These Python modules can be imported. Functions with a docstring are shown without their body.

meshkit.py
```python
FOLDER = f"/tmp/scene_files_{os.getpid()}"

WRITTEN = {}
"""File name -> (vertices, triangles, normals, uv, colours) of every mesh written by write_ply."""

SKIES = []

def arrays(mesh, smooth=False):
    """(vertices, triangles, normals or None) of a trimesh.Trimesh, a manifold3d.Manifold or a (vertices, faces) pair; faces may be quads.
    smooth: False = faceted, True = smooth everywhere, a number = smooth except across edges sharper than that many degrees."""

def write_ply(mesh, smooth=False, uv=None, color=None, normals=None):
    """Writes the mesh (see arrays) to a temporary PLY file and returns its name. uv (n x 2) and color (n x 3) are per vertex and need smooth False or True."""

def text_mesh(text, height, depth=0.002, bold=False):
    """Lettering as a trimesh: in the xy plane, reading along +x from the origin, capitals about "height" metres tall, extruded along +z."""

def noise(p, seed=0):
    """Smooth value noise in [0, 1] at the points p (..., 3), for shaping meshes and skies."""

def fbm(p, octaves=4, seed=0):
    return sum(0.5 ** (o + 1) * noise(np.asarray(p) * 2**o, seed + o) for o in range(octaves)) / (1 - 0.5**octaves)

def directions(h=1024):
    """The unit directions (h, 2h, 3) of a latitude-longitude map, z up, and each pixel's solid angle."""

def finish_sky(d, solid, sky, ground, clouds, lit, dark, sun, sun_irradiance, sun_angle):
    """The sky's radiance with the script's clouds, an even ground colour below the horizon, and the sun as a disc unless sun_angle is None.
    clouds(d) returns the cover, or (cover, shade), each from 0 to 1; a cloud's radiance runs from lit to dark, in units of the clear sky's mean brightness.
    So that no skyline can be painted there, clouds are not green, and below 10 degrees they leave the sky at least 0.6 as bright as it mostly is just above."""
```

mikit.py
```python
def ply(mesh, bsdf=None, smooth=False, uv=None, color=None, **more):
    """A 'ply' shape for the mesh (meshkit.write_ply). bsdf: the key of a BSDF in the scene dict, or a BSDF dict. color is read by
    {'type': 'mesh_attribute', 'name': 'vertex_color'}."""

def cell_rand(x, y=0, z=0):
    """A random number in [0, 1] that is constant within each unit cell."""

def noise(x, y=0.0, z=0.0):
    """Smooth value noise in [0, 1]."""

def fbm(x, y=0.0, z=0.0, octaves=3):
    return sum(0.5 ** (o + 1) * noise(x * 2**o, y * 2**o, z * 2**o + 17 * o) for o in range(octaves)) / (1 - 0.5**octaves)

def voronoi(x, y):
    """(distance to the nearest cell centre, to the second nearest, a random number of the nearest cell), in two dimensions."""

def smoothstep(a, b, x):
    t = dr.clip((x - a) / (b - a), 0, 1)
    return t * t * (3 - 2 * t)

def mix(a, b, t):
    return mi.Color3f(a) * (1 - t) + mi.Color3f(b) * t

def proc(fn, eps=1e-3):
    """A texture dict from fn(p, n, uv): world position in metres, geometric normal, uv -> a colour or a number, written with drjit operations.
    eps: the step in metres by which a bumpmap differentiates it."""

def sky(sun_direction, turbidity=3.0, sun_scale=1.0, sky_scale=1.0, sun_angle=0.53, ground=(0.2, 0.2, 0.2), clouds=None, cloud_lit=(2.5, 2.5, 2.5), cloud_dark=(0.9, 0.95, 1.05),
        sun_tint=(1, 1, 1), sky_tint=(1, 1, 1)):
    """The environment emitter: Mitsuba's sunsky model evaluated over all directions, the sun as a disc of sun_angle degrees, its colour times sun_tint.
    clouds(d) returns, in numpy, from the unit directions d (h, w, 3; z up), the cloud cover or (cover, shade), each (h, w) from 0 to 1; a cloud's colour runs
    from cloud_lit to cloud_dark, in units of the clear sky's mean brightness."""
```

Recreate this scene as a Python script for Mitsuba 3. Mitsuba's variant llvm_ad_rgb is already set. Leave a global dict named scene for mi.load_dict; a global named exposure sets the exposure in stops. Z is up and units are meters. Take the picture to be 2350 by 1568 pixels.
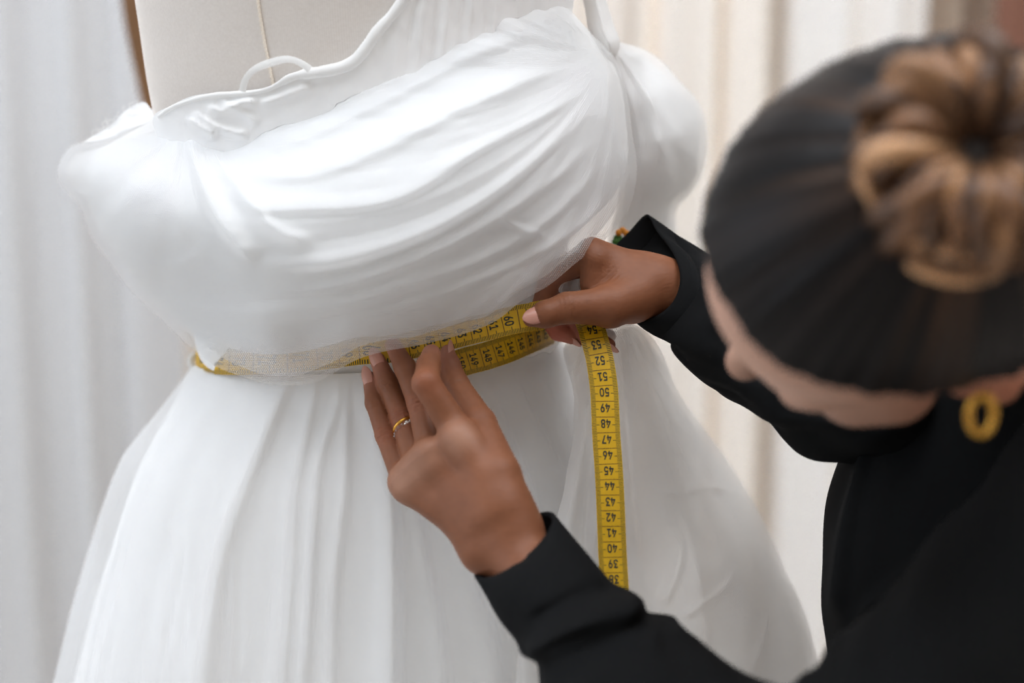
import math
import numpy as np
import trimesh
import mitsuba as mi
import drjit as dr
from scipy.spatial import Delaunay, cKDTree
from scipy.interpolate import RBFInterpolator, CubicSpline
from shapely.geometry import Polygon
from shapely import contains_xy
import mikit
import meshkit

rng = np.random.default_rng(7)
scene, labels = {}, {}
T4 = mi.ScalarTransform4f

# ------------------------------------------------------------------ camera
PITCH = math.radians(14.0)
CAM = np.array([0.0, 0.0, 1.42])
FOC = 4550.0                      # focal length in pixels of the 2350 x 1568 frame
RIGHT = np.array([1.0, 0, 0])
FWD = np.array([0, math.cos(PITCH), -math.sin(PITCH)])
UP = np.array([0, math.sin(PITCH), math.cos(PITCH)])
scene['camera'] = {
    'type': 'thinlens', 'fov_axis': 'x', 'fov': math.degrees(2 * math.atan(1175 / FOC)),
    'aperture_radius': 0.0135, 'focus_distance': 1.22, 'near_clip': 0.05, 'far_clip': 50.0,
    'to_world': T4().look_at(origin=CAM.tolist(), target=(CAM + FWD).tolist(), up=[0, 0, 1])}
exposure = -0.12
WINDOW_RADIANCE = (1.25, 1.45, 1.75)      # daylight in the big frosted window on the left
ADDED_WINDOW_2_RADIANCE = (3.6, 3.8, 4.05)    # glow of the window added behind the camera for fill
CEILING_LAMP = (4.9, 5.15, 5.45)         # flat panel lamps in the ceiling


def at(px, py, d):
    """World point(s) seen at pixel (px, py), d metres along the view axis."""
    px, py, d = np.broadcast_arrays(np.asarray(px, float), np.asarray(py, float), np.asarray(d, float))
    return CAM + d[..., None] * (FWD + ((px - 1175) / FOC)[..., None] * RIGHT + ((784 - py) / FOC)[..., None] * UP)


def at_y(px, py, y):
    """World point seen at pixel (px, py) on the upright plane at world y."""
    ray = FWD + ((np.asarray(px, float) - 1175) / FOC)[..., None] * RIGHT + ((784 - np.asarray(py, float)) / FOC)[..., None] * UP
    return CAM + ray * (np.asarray(y, float) / ray[..., 1])[..., None]


def pix(P):
    """Pixel coordinates and depth of world points."""
    q = np.asarray(P) - CAM
    d = q @ FWD
    return 1175 + FOC * (q @ RIGHT) / d, 784 - FOC * (q @ UP) / d, d


def srgb(r, g, b):
    c = np.array([r, g, b]) / 255.0
    return np.where(c <= 0.04045, c / 12.92, ((c + 0.055) / 1.055) ** 2.4).tolist()


def rgb(c):
    return {'type': 'rgb', 'value': list(c)}


# ------------------------------------------------------------------ materials
def principled(color, rough=0.6, **more):
    return {'type': 'twosided', 'b': {'type': 'principled', 'base_color': color if isinstance(color, dict) else rgb(color), 'roughness': rough, **more}}


def weave(p, n, uv):
    """Fine knit of the dress form's jersey."""
    a = dr.sin(uv.x * 5200.0) * 0.5 + 0.5
    b = mikit.noise(uv.x * 900.0, uv.y * 900.0)
    return mikit.mix(srgb(211, 204, 198), srgb(222, 216, 211), 0.5 * a + 0.5 * b)


def net(cover):
    """Coverage of a tulle net: thin threads round hexagon-like holes of about a millimetre."""
    def fn(p, n, uv):
        s = 2 * math.pi / 0.00125
        a = dr.abs(dr.sin(uv.x * s * 0.5 + uv.y * s * 0.29))
        b = dr.abs(dr.sin(uv.x * s * 0.5 - uv.y * s * 0.29))
        c = dr.abs(dr.sin(uv.y * s * 0.58))
        t = dr.minimum(a, dr.minimum(b, c))
        return mi.Float(1.0) - mikit.smoothstep(cover * 0.55, cover * 1.15, t)
    return fn


def tulle(cover, tint=(0.94, 0.945, 0.95), trans=0.9):
    return {'type': 'mask', 'opacity': mikit.proc(net(cover)),
            'b': {'type': 'principledthin', 'base_color': rgb(tint), 'roughness': 0.6, 'diff_trans': trans, 'spec_trans': 0.0, 'eta': 1.3}}


scene['satin'] = {'type': 'twosided', 'b': {'type': 'principled', 'base_color': rgb((0.88, 0.885, 0.89)), 'roughness': 0.55, 'specular': 0.3, 'sheen': 0.3}}
scene['chiffon'] = {'type': 'principledthin', 'base_color': rgb((0.93, 0.93, 0.925)), 'roughness': 0.65, 'diff_trans': 0.55, 'spec_trans': 0.0, 'eta': 1.3}
scene['tulle_light'] = tulle(0.30)
scene['tulle_dense'] = tulle(0.55)
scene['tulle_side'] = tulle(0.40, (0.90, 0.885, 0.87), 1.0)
scene['jersey'] = principled(mikit.proc(weave), 0.85, specular=0.15, sheen=0.6)
scene['thread'] = principled(srgb(238, 228, 214), 0.8)


def skin_relief(p, n, uv):
    a = mikit.noise(p.x * 1400.0, p.y * 1400.0, p.z * 700.0)
    b = mikit.noise(p.x * 500.0, p.y * 500.0, p.z * 900.0)
    return 0.6 * a + 0.8 * b


scene['skin'] = {'type': 'bumpmap', 'tex': mikit.proc(skin_relief, 2e-4), 'scale': 0.00012,
                 'b': {'type': 'twosided', 'b': {'type': 'principled', 'base_color': {'type': 'mesh_attribute', 'name': 'vertex_color'}, 'roughness': 0.5, 'specular': 0.28, 'sheen': 0.08}}}
scene['nail'] = principled(srgb(192, 138, 122), 0.28, specular=0.5, clearcoat=0.5)


def cloth_black(p, n, uv):
    k = mikit.noise(p.x * 1800.0, p.y * 1800.0, p.z * 1800.0)
    return mikit.mix((0.0040, 0.0042, 0.0046), (0.0068, 0.0072, 0.0078), k)


scene['black_cloth'] = principled(mikit.proc(cloth_black), 0.85, specular=0.12)
scene['hair_paint'] = principled({'type': 'mesh_attribute', 'name': 'vertex_color'}, 0.42, specular=0.12)
scene['hair_bun'] = principled({'type': 'mesh_attribute', 'name': 'vertex_color'}, 0.36, specular=0.45)
scene['gold_warm'] = principled((0.72, 0.38, 0.07), 0.22, metallic=1.0)
scene['gold'] = {'type': 'twosided', 'b': {'type': 'roughconductor', 'material': 'Au', 'alpha': 0.16}}
scene['silver'] = {'type': 'twosided', 'b': {'type': 'roughconductor', 'material': 'Ag', 'alpha': 0.12}}
scene['diamond'] = {'type': 'dielectric', 'int_ior': 2.2}
scene['eye_white'] = principled((0.75, 0.72, 0.7), 0.2)


def tape_print(p, n, uv):
    """Yellow tape with printed millimetre strokes on both edges and a line at every centimetre; uv.x in centimetres, uv.y across."""
    u, v = uv.x, uv.y
    f = u - dr.floor(u)
    m = u * 10 - dr.floor(u * 10)
    e = dr.minimum(v, 1 - v)
    mm = (dr.abs(m - 0.5) > 0.29) & (e < 0.17) & (e > 0.012)
    half = (dr.abs(f - 0.5) < 0.022) & (e < 0.27)
    cm = (dr.abs(dr.abs(f - 0.5) - 0.5) < 0.024) & (e > 0.012)
    ink = mm | half
    base = mikit.mix((0.56, 0.33, 0.006), (0.62, 0.37, 0.009), mikit.noise(u * 3.0, v * 3.0))
    base = dr.select(cm, mi.Color3f(0.10, 0.035, 0.005), base)
    return dr.select(ink, mi.Color3f(0.03, 0.025, 0.01), base)


scene['tape_print'] = principled(mikit.proc(tape_print), 0.42, specular=0.4)
scene['tape_ink'] = principled((0.012, 0.012, 0.011), 0.5)
scene['plaster_warm'] = principled(srgb(226, 221, 215), 0.9)
scene['plaster_white'] = principled(srgb(232, 230, 226), 0.9)


def planks(p, n, uv):
    k = mikit.fbm(p.x * 2.5, p.y * 30.0, 0.0, 3)
    return mikit.mix(srgb(184, 178, 171), srgb(214, 209, 202), k)


scene['floor_wood'] = principled(mikit.proc(planks), 0.5)


def dark_wood(p, n, uv):
    k = mikit.fbm(p.x * 60.0, p.y * 60.0, p.z * 6.0, 3)
    return mikit.mix((0.11, 0.048, 0.015), (0.19, 0.088, 0.030), k)


scene['dark_wood'] = principled(mikit.proc(dark_wood), 0.45)
scene['drape_grey'] = principled(srgb(216, 216, 218), 0.9)
scene['drape_cream'] = principled(srgb(250, 243, 235), 0.9)
scene['drape_white'] = principled(srgb(249, 246, 243), 0.9)
scene['drape_tan'] = principled(srgb(206, 188, 172), 0.9)
scene['drape_brown'] = principled(srgb(134, 92, 76), 0.85)
scene['window_frame_paint'] = principled(srgb(235, 235, 232), 0.5)
scene['leaf_green'] = principled(srgb(62, 110, 40), 0.6)
scene['petal_orange'] = principled(srgb(222, 140, 40), 0.6)

# ------------------------------------------------------------------ mesh helpers


def put(key, mesh, bsdf, smooth=True, label=None, cat=None, group=None, kind=None, uv=None, color=None, **more):
    scene[key] = mikit.ply(mesh, bsdf, smooth, uv=uv, color=color, **more)
    e = {k: v for k, v in (('label', label), ('category', cat), ('group', group), ('kind', kind)) if v}
    if e:
        labels[key] = e


def tag(key, label, cat=None, group=None):
    labels[key] = {k: v for k, v in (('label', label), ('category', cat), ('group', group)) if v}


def grid_faces(nu, nv, wrap=False):
    i, j = np.meshgrid(np.arange(nu - 1), np.arange(nv if wrap else nv - 1), indexing='ij')
    k = (j + 1) % nv
    return np.stack([i * nv + j, i * nv + k, (i + 1) * nv + k, (i + 1) * nv + j], -1).reshape(-1, 4)


def curve(pts, n, closed=False):
    """A smooth curve through control points (rows of any width), resampled at n points evenly along its first columns."""
    p = np.asarray(pts, float)
    if closed:
        p = np.vstack([p, p[:1]])
    seg = np.linalg.norm(np.diff(p[:, :min(3, p.shape[1])], axis=0), axis=1) ** 0.5
    t = np.concatenate([[0], np.cumsum(np.maximum(seg, 1e-9))])
    cs = CubicSpline(t, p, bc_type='periodic' if closed else 'natural')
    return cs(np.linspace(0, t[-1], n, endpoint=not closed))


def even(pts, step, closed=False):
    """The smooth curve resampled at about equal steps in its first two columns."""
    c = curve(pts, 60 * len(pts), closed)
    if closed:
        c = np.vstack([c, c[:1]])
    s = np.concatenate([[0], np.cumsum(np.linalg.norm(np.diff(c[:, :2], axis=0), axis=1))])
    n = max(4, int(s[-1] / step))
    t = np.linspace(0, s[-1], n + 1)
    out = np.stack([np.interp(t, s, c[:, k]) for k in range(c.shape[1])], 1)
    return out[:-1] if closed else out


def tube(pts, radii, sides=10, caps=True):
    """A round tube along a polyline, closed at both ends."""
    p = np.asarray(pts, float)
    r = np.broadcast_to(np.asarray(radii, float), (len(p),)).copy()
    if caps:
        t0, t1 = p[0] - p[1], p[-1] - p[-2]
        p = np.vstack([p[0] + t0 / np.linalg.norm(t0) * r[0] * 0.5, p, p[-1] + t1 / np.linalg.norm(t1) * r[-1] * 0.5])
        r = np.concatenate([[r[0] * 0.3], r, [r[-1] * 0.3]])
    t = np.gradient(p, axis=0)
    t /= np.linalg.norm(t, axis=1, keepdims=True) + 1e-12
    a = np.cross(t[0], [0.3, 0.5, 0.81])
    out, ang = [], np.arange(sides) * 2 * np.pi / sides
    for k in range(len(p)):
        a = a - t[k] * (a @ t[k])
        a /= np.linalg.norm(a) + 1e-12
        b = np.cross(t[k], a)
        out.append(p[k] + r[k] * (np.cos(ang)[:, None] * a + np.sin(ang)[:, None] * b))
    v = np.vstack(out)
    f = grid_faces(len(p), sides, True)
    f = np.vstack([f[:, [0, 1, 2]], f[:, [0, 2, 3]]])
    if caps:
        v = np.vstack([v, p[:1], p[-1:]])
        j = np.arange(sides)
        f = np.vstack([f, np.stack([j * 0 + len(v) - 2, (j + 1) % sides, j], 1), np.stack([j * 0 + len(v) - 1, (len(p) - 1) * sides + j, (len(p) - 1) * sides + (j + 1) % sides], 1)])
    return v, f


def join(parts):
    vs, fs, n = [], [], 0
    for v, f in parts:
        f = np.asarray(f)
        if f.shape[1] == 4:
            f = np.vstack([f[:, [0, 1, 2]], f[:, [0, 2, 3]]])
        vs.append(v)
        fs.append(f + n)
        n += len(v)
    return np.vstack(vs), np.vstack(fs)


def box(lo, hi, bevel=0.0):
    lo, hi = np.asarray(lo, float), np.asarray(hi, float)
    b = trimesh.creation.box(extents=hi - lo)
    if bevel:
        e = (hi - lo) / 2 - bevel
        pts = np.vstack([b.vertices * 0 + np.sign(b.vertices) * (e + bevel * np.eye(3)[k]) for k in range(3)])
        b = trimesh.convex.convex_hull(pts)
    return np.array(b.vertices) + (lo + hi) / 2, np.array(b.faces)


def fold_field(x, y, folds):
    """Sum of fold ridges in metres. folds: (polyline in the sheet's plane, width, height in mm, sharp side -1..1)."""
    out = np.zeros(len(x))
    q = np.stack([x, y], 1)
    for line, w, amp, skew in folds:
        c = even(line, 4.0)
        dist, i = cKDTree(c).query(q)
        tan = np.gradient(c, axis=0)[i]
        side = tan[:, 0] * (q[:, 1] - c[i, 1]) - tan[:, 1] * (q[:, 0] - c[i, 0])
        s = i / (len(c) - 1.0)
        fade = np.clip(s / 0.18, 0, 1) * np.clip((1 - s) / 0.18, 0, 1)
        fade = fade * fade * (3 - 2 * fade)
        ww = w * np.where(side > 0, 1 + skew, 1 - skew) * (0.75 + 0.5 * s)
        out += amp * 0.001 * fade * np.exp(-(dist / ww) ** 2)
    return out


def n1(x, seed=0):
    return meshkit.noise(np.stack([x, np.full_like(x, 3.7 + seed * 11.3), np.zeros_like(x)], -1), seed) - 0.5


def n2(x, y, seed=0):
    return meshkit.fbm(np.stack([x, y, np.full_like(x, 1.3 + seed * 5.1)], -1), 3, seed) - 0.5


def sheet(outline, depth, step=7.0, wave=None, edge_wave=0.0):
    """A cloth sheet: outline rows (px, py); depth(px, py, distance to the edge in px) gives its distance. Returns (mesh, uv)."""
    b = even(outline, step, True)
    if edge_wave:
        tan = np.roll(b, -1, 0) - np.roll(b, 1, 0)
        nn = np.stack([tan[:, 1], -tan[:, 0]], 1) / (np.linalg.norm(tan, axis=1, keepdims=True) + 1e-9)
        s = np.arange(len(b)) * step
        b = b + nn * (edge_wave * 2 * n1(s / 60.0, 5))[:, None]
    poly = Polygon(b).buffer(0)
    if poly.geom_type != 'Polygon':
        poly = max(poly.geoms, key=lambda g: g.area)
    x0, y0, x1, y1 = poly.bounds
    gx, gy = np.meshgrid(np.arange(x0, x1, step), np.arange(y0, y1, step * 0.87))
    gx[1::2] += step / 2
    g = np.stack([gx.ravel(), gy.ravel()], 1)
    inner = poly.buffer(-step * 0.6)
    g = g[contains_xy(inner, g[:, 0], g[:, 1])]
    p = np.vstack([b, g])
    tri = Delaunay(p).simplices
    c = p[tri].mean(1)
    tri = tri[contains_xy(poly, c[:, 0], c[:, 1])]
    a = p[tri]
    area = (a[:, 1, 0] - a[:, 0, 0]) * (a[:, 2, 1] - a[:, 0, 1]) - (a[:, 1, 1] - a[:, 0, 1]) * (a[:, 2, 0] - a[:, 0, 0])
    tri[area > 0] = tri[area > 0][:, ::-1]
    dense = even(outline, 3.0, True)
    dist = cKDTree(dense).query(p)[0]
    d = depth(p[:, 0], p[:, 1], dist)
    v = at(p[:, 0], p[:, 1], d)
    return (v, tri), p * 1.2 / FOC


def spline_depth(ctrl, smooth=0.0):
    c = np.asarray(ctrl, float)
    r = RBFInterpolator(c[:, :2] / 1000.0, c[:, 2], kernel='thin_plate_spline', smoothing=smooth)
    return lambda x, y: r(np.stack([x, y], 1) / 1000.0)


# ------------------------------------------------------------------ signed distance bodies


def round_cone(P, a, b, ra, rb):
    a, b = np.asarray(a, float), np.asarray(b, float)
    ba = b - a
    l2 = ba @ ba
    t = np.clip(((P - a) @ ba) / l2, 0, 1)
    return np.linalg.norm(P - a - t[:, None] * ba, axis=1) - (ra + (rb - ra) * t)


def smin(a, b, k):
    h = np.clip(0.5 + 0.5 * (b - a) / k, 0, 1)
    return b + (a - b) * h - k * h * (1 - h)


def ellipsoid(P, c, r):
    q = (P - np.asarray(c)) / np.asarray(r)
    k0 = np.linalg.norm(q, axis=1)
    k1 = np.linalg.norm(q / np.asarray(r), axis=1)
    return k0 * (k0 - 1) / np.maximum(k1, 1e-9)


def surface(f, lo, hi, h, B=8):
    """Naive surface nets of f(points) = 0 on a grid of pitch h, evaluated near the surface only."""
    lo = np.asarray(lo, float)
    nb = np.ceil((np.asarray(hi, float) - lo) / (h * B)).astype(int) + 1
    idx = np.stack(np.meshgrid(*[np.arange(k) for k in nb], indexing='ij'), -1).reshape(-1, 3)
    cen = lo + (idx * B + (B - 1) / 2) * h
    fc = f(cen)
    V = np.repeat(np.repeat(np.repeat(np.where(fc > 0, 1.0, -1.0).reshape(nb), B, 0), B, 1), B, 2).astype(np.float32)
    act = np.abs(fc) < B * h * 0.5 * 1.75 * 1.35
    off = np.stack(np.meshgrid(*[np.arange(B)] * 3, indexing='ij'), -1).reshape(-1, 3)
    ids = idx[act]
    for s in range(0, len(ids), 400):
        q = ids[s:s + 400, None] * B + off[None]
        val = f((lo + q.reshape(-1, 3) * h)).reshape(q.shape[:2])
        V[q[..., 0], q[..., 1], q[..., 2]] = val
    neg = V < 0
    cells = np.zeros(np.array(V.shape) - 1, int)
    for c in np.ndindex(2, 2, 2):
        cells += neg[c[0]:V.shape[0] - 1 + c[0], c[1]:V.shape[1] - 1 + c[1], c[2]:V.shape[2] - 1 + c[2]]
    mixed = (cells > 0) & (cells < 8)
    number = -np.ones(mixed.shape, np.int64)
    cell = np.argwhere(mixed)
    number[mixed] = np.arange(len(cell))
    acc, cnt = np.zeros((len(cell), 3)), np.zeros(len(cell))
    corners = list(np.ndindex(2, 2, 2))
    for i, a in enumerate(corners):
        for b in corners[i + 1:]:
            if sum(x != y for x, y in zip(a, b)) != 1:
                continue
            va, vb = V[tuple((cell + a).T)].astype(float), V[tuple((cell + b).T)].astype(float)
            m = (va < 0) != (vb < 0)
            t = np.where(m, va / np.where(m, va - vb, 1), 0)
            acc[m] += (np.array(a) + t[:, None] * (np.array(b) - np.array(a)))[m]
            cnt += m
    v = lo + (cell + acc / cnt[:, None]) * h
    faces = []
    for ax in range(3):
        u, w = [(1, 2), (2, 0), (0, 1)][ax]
        e = np.zeros(3, int)
        e[ax] = 1
        A = neg[:-1, :-1, :-1]
        Bn = neg[e[0]:V.shape[0] - 1 + e[0], e[1]:V.shape[1] - 1 + e[1], e[2]:V.shape[2] - 1 + e[2]]
        ed = np.argwhere(A != Bn)
        ed = ed[(ed[:, u] > 0) & (ed[:, w] > 0)]
        du, dw = np.zeros(3, int), np.zeros(3, int)
        du[u], dw[w] = 1, 1
        q = np.stack([number[tuple((ed - s).T)] for s in (du * 0, du, du + dw, dw)], 1)
        flip = A[tuple(ed.T)]
        q = np.where(flip[:, None], q, q[:, ::-1])
        faces.append(q[(q >= 0).all(1)])
    return v, np.vstack(faces)


def tidy(vf, rounds=2, lamb=0.5):
    v, f = vf
    f = np.vstack([f[:, [0, 1, 2]], f[:, [0, 2, 3]]]) if f.shape[1] == 4 else f
    m = trimesh.Trimesh(v, f, process=False)
    if rounds:
        trimesh.smoothing.filter_taubin(m, lamb=lamb, nu=lamb + 0.03, iterations=rounds * 2)
    return np.array(m.vertices), np.array(m.faces)


def J(px, py, d, r):
    """A joint: world position and radius in metres from a radius in pixels."""
    return at(px, py, d), r * d / FOC


# ------------------------------------------------------------------ the room
X0, X1, Y0, Y1, ZC = -2.3, 2.6, -2.8, 2.75, 2.9
put('floor', box((X0 - .2, Y0 - .2, -0.1), (X1 + .2, Y1 + .2, 0)), 'floor_wood', False, kind='structure', label='warm wooden floor')
put('ceiling', box((X0 - .2, Y0 - .2, ZC), (X1 + .2, Y1 + .2, ZC + .1)), 'plaster_white', False, kind='structure', label='white ceiling')
put('wall_back', box((X0 - .2, Y1, 0), (X1 + .2, Y1 + .15, ZC)), 'plaster_warm', False, kind='structure', label='pale wall behind the hanging fabric')
put('wall_right', box((X1, Y0, 0), (X1 + .15, Y1, ZC)), 'plaster_warm', False, kind='structure', label='warm beige wall')
WX0, WX1 = -1.9, 0.9
put('wall_front', join([box((X0 - .2, Y0 - .15, 0), (X1 + .2, Y0, .7)), box((X0 - .2, Y0 - .15, 2.65), (X1 + .2, Y0, ZC)), box((X0 - .2, Y0 - .15, .7), (WX0, Y0, 2.65)), box((WX1, Y0 - .15, .7), (X1 + .2, Y0, 2.65))]),
    'plaster_warm', False, kind='structure', label='pale wall with an added fill window behind the camera')
xs = np.linspace(WX0 + .03, WX1 - .03, 4)
put('added_window_2__window_frame', join([box((WX0, Y0 - .12, .7), (WX1, Y0 - .02, .75)), box((WX0, Y0 - .12, 2.6), (WX1, Y0 - .02, 2.65))] + [box((x - .03, Y0 - .12, .7), (x + .03, Y0 - .02, 2.65)) for x in xs]), 'window_frame_paint', False)
labels['added_window_2'] = {'label': 'unseen window added behind the camera as fill light', 'kind': 'structure'}  # unseen, added to brighten the front of the dress
for k, (a, b) in enumerate(zip(xs[:-1], xs[1:])):
    v = np.array([[a + .03, Y0 - .08, .75], [a + .03, Y0 - .08, 2.6], [b - .03, Y0 - .08, 2.6], [b - .03, Y0 - .08, .75]])
    put('added_window_2__pane' + (f'_{k:03d}' if k else ''), (v, np.array([[0, 2, 1], [0, 3, 2]])), 'plaster_white', False, emitter={'type': 'area', 'radiance': rgb(ADDED_WINDOW_2_RADIANCE)})
WY0, WY1, WZ0, WZ1 = -0.6, 1.8, 0.7, 2.65
put('wall_left', join([box((X0 - .15, Y0, 0), (X0, Y1, WZ0)), box((X0 - .15, Y0, WZ1), (X0, Y1, ZC)), box((X0 - .15, Y0, WZ0), (X0, WY0, WZ1)), box((X0 - .15, WY1, WZ0), (X0, Y1, WZ1))]),
    'plaster_white', False, kind='structure', label='white wall with the large window')
bars = [box((X0 - .12, WY0, WZ0), (X0 - .02, WY1, WZ0 + .05)), box((X0 - .12, WY0, WZ1 - .05), (X0 - .02, WY1, WZ1))]
bars += [box((X0 - .12, y - .03, WZ0), (X0 - .02, y + .03, WZ1)) for y in np.linspace(WY0 + .03, WY1 - .03, 5)]
put('window_1__window_frame', join(bars), 'window_frame_paint', False)
labels['window_1'] = {'label': 'large daylight window in the left wall', 'kind': 'structure'}
for k, (a, b) in enumerate(zip(np.linspace(WY0 + .03, WY1 - .03, 5)[:-1], np.linspace(WY0 + .03, WY1 - .03, 5)[1:])):
    v = np.array([[X0 - .08, a + .03, WZ0 + .05], [X0 - .08, b - .03, WZ0 + .05], [X0 - .08, b - .03, WZ1 - .05], [X0 - .08, a + .03, WZ1 - .05]])
    put('window_1__pane' + (f'_{k:03d}' if k else ''), (v, np.array([[0, 1, 2], [0, 2, 3]])), 'plaster_white', False, emitter={'type': 'area', 'radiance': rgb(WINDOW_RADIANCE)})


for k, (a, b) in enumerate(((-1.2, 0.0), (0.3, 1.5))):
    key = 'ceiling_lamp' + (f'_{k:03d}' if k else '')
    lo, hi = (a, 0.25), (b, 1.6)
    put(key + '__frame', join([box((lo[0] - .04, lo[1] - .04, ZC - .05), (hi[0] + .04, lo[1], ZC - .002)), box((lo[0] - .04, hi[1], ZC - .05), (hi[0] + .04, hi[1] + .04, ZC - .002)), box((lo[0] - .04, lo[1], ZC - .05), (lo[0], hi[1], ZC - .002)), box((hi[0], lo[1], ZC - .05), (hi[0] + .04, hi[1], ZC - .002))]), 'window_frame_paint', False)
    v = np.array([[lo[0], lo[1], ZC - .03], [hi[0], lo[1], ZC - .03], [hi[0], hi[1], ZC - .03], [lo[0], hi[1], ZC - .03]])
    put(key + '__diffuser', (v, np.array([[0, 2, 1], [0, 3, 2]])), 'plaster_white', False, emitter={'type': 'area', 'radiance': rgb(CEILING_LAMP)})
    tag(key, ('left' if k == 0 else 'right') + ' flat panel lamp in the ceiling over the fitting room', 'ceiling lamp', 'ceiling panel lamps')


def drape(key, px0, px1, d0, bsdf, label, waves, seed, amp=0.02, top=-250, bottom=1900):
    """A hanging curtain of vertical folds between two columns of the background."""
    n, m = 160, 24
    a, b = at(px0, 784, d0), at(px1, 784, d0)
    s = np.linspace(0, 1, n)
    y = a[1] + 0 * s
    z = np.linspace(0.02, 2.5, m)
    S, Z = np.meshgrid(s, z)
    X = a[0] + (b[0] - a[0]) * S
    ph = S * waves * 2 * np.pi + 1.2 * n1(S * 7.0, seed) * 2 + 0.35 * np.sin(Z * 1.3 + seed)
    D = amp * (np.sin(ph) + 0.45 * np.sin(2.3 * ph + seed) + 1.2 * n1(S * waves * 1.7 + 0.1 * Z, seed + 3))
    Y = a[1] + D * (0.6 + 0.4 * (2.5 - Z) / 2.5)
    v = np.stack([X + 0.3 * amp * np.cos(ph), Y, Z], -1).reshape(-1, 3)
    put(key, (v, grid_faces(m, n)), bsdf, True, label=label, cat='curtain', group=None)


drape('curtain', -420, 420, 2.30, 'drape_grey', 'pale grey-white hanging drape left of the dress form', 5.0, 1, 0.010)
drape('curtain_001', 380, 1500, 2.45, 'drape_cream', 'cream hanging drape directly behind the wedding dress', 5, 2, 0.014)
drape('curtain_002', 1440, 1800, 2.38, 'drape_cream', 'cream drape with tan folds between the dress sleeve and the woman\'s head', 2.3, 3, 0.022)
drape('curtain_003', 1770, 2110, 2.33, 'drape_white', 'whiter hanging drape behind the top of the woman\'s head', 2.6, 4, 0.022)
drape('curtain_004', 2060, 2262, 2.45, 'drape_tan', 'beige-brown drape between the whiter drape and the reddish-brown one', 2.0, 5, 0.026)
drape('curtain_005', 2238, 2900, 2.33, 'drape_brown', 'reddish-brown drape at the upper right corner', 4.0, 6, 0.018)

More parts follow.
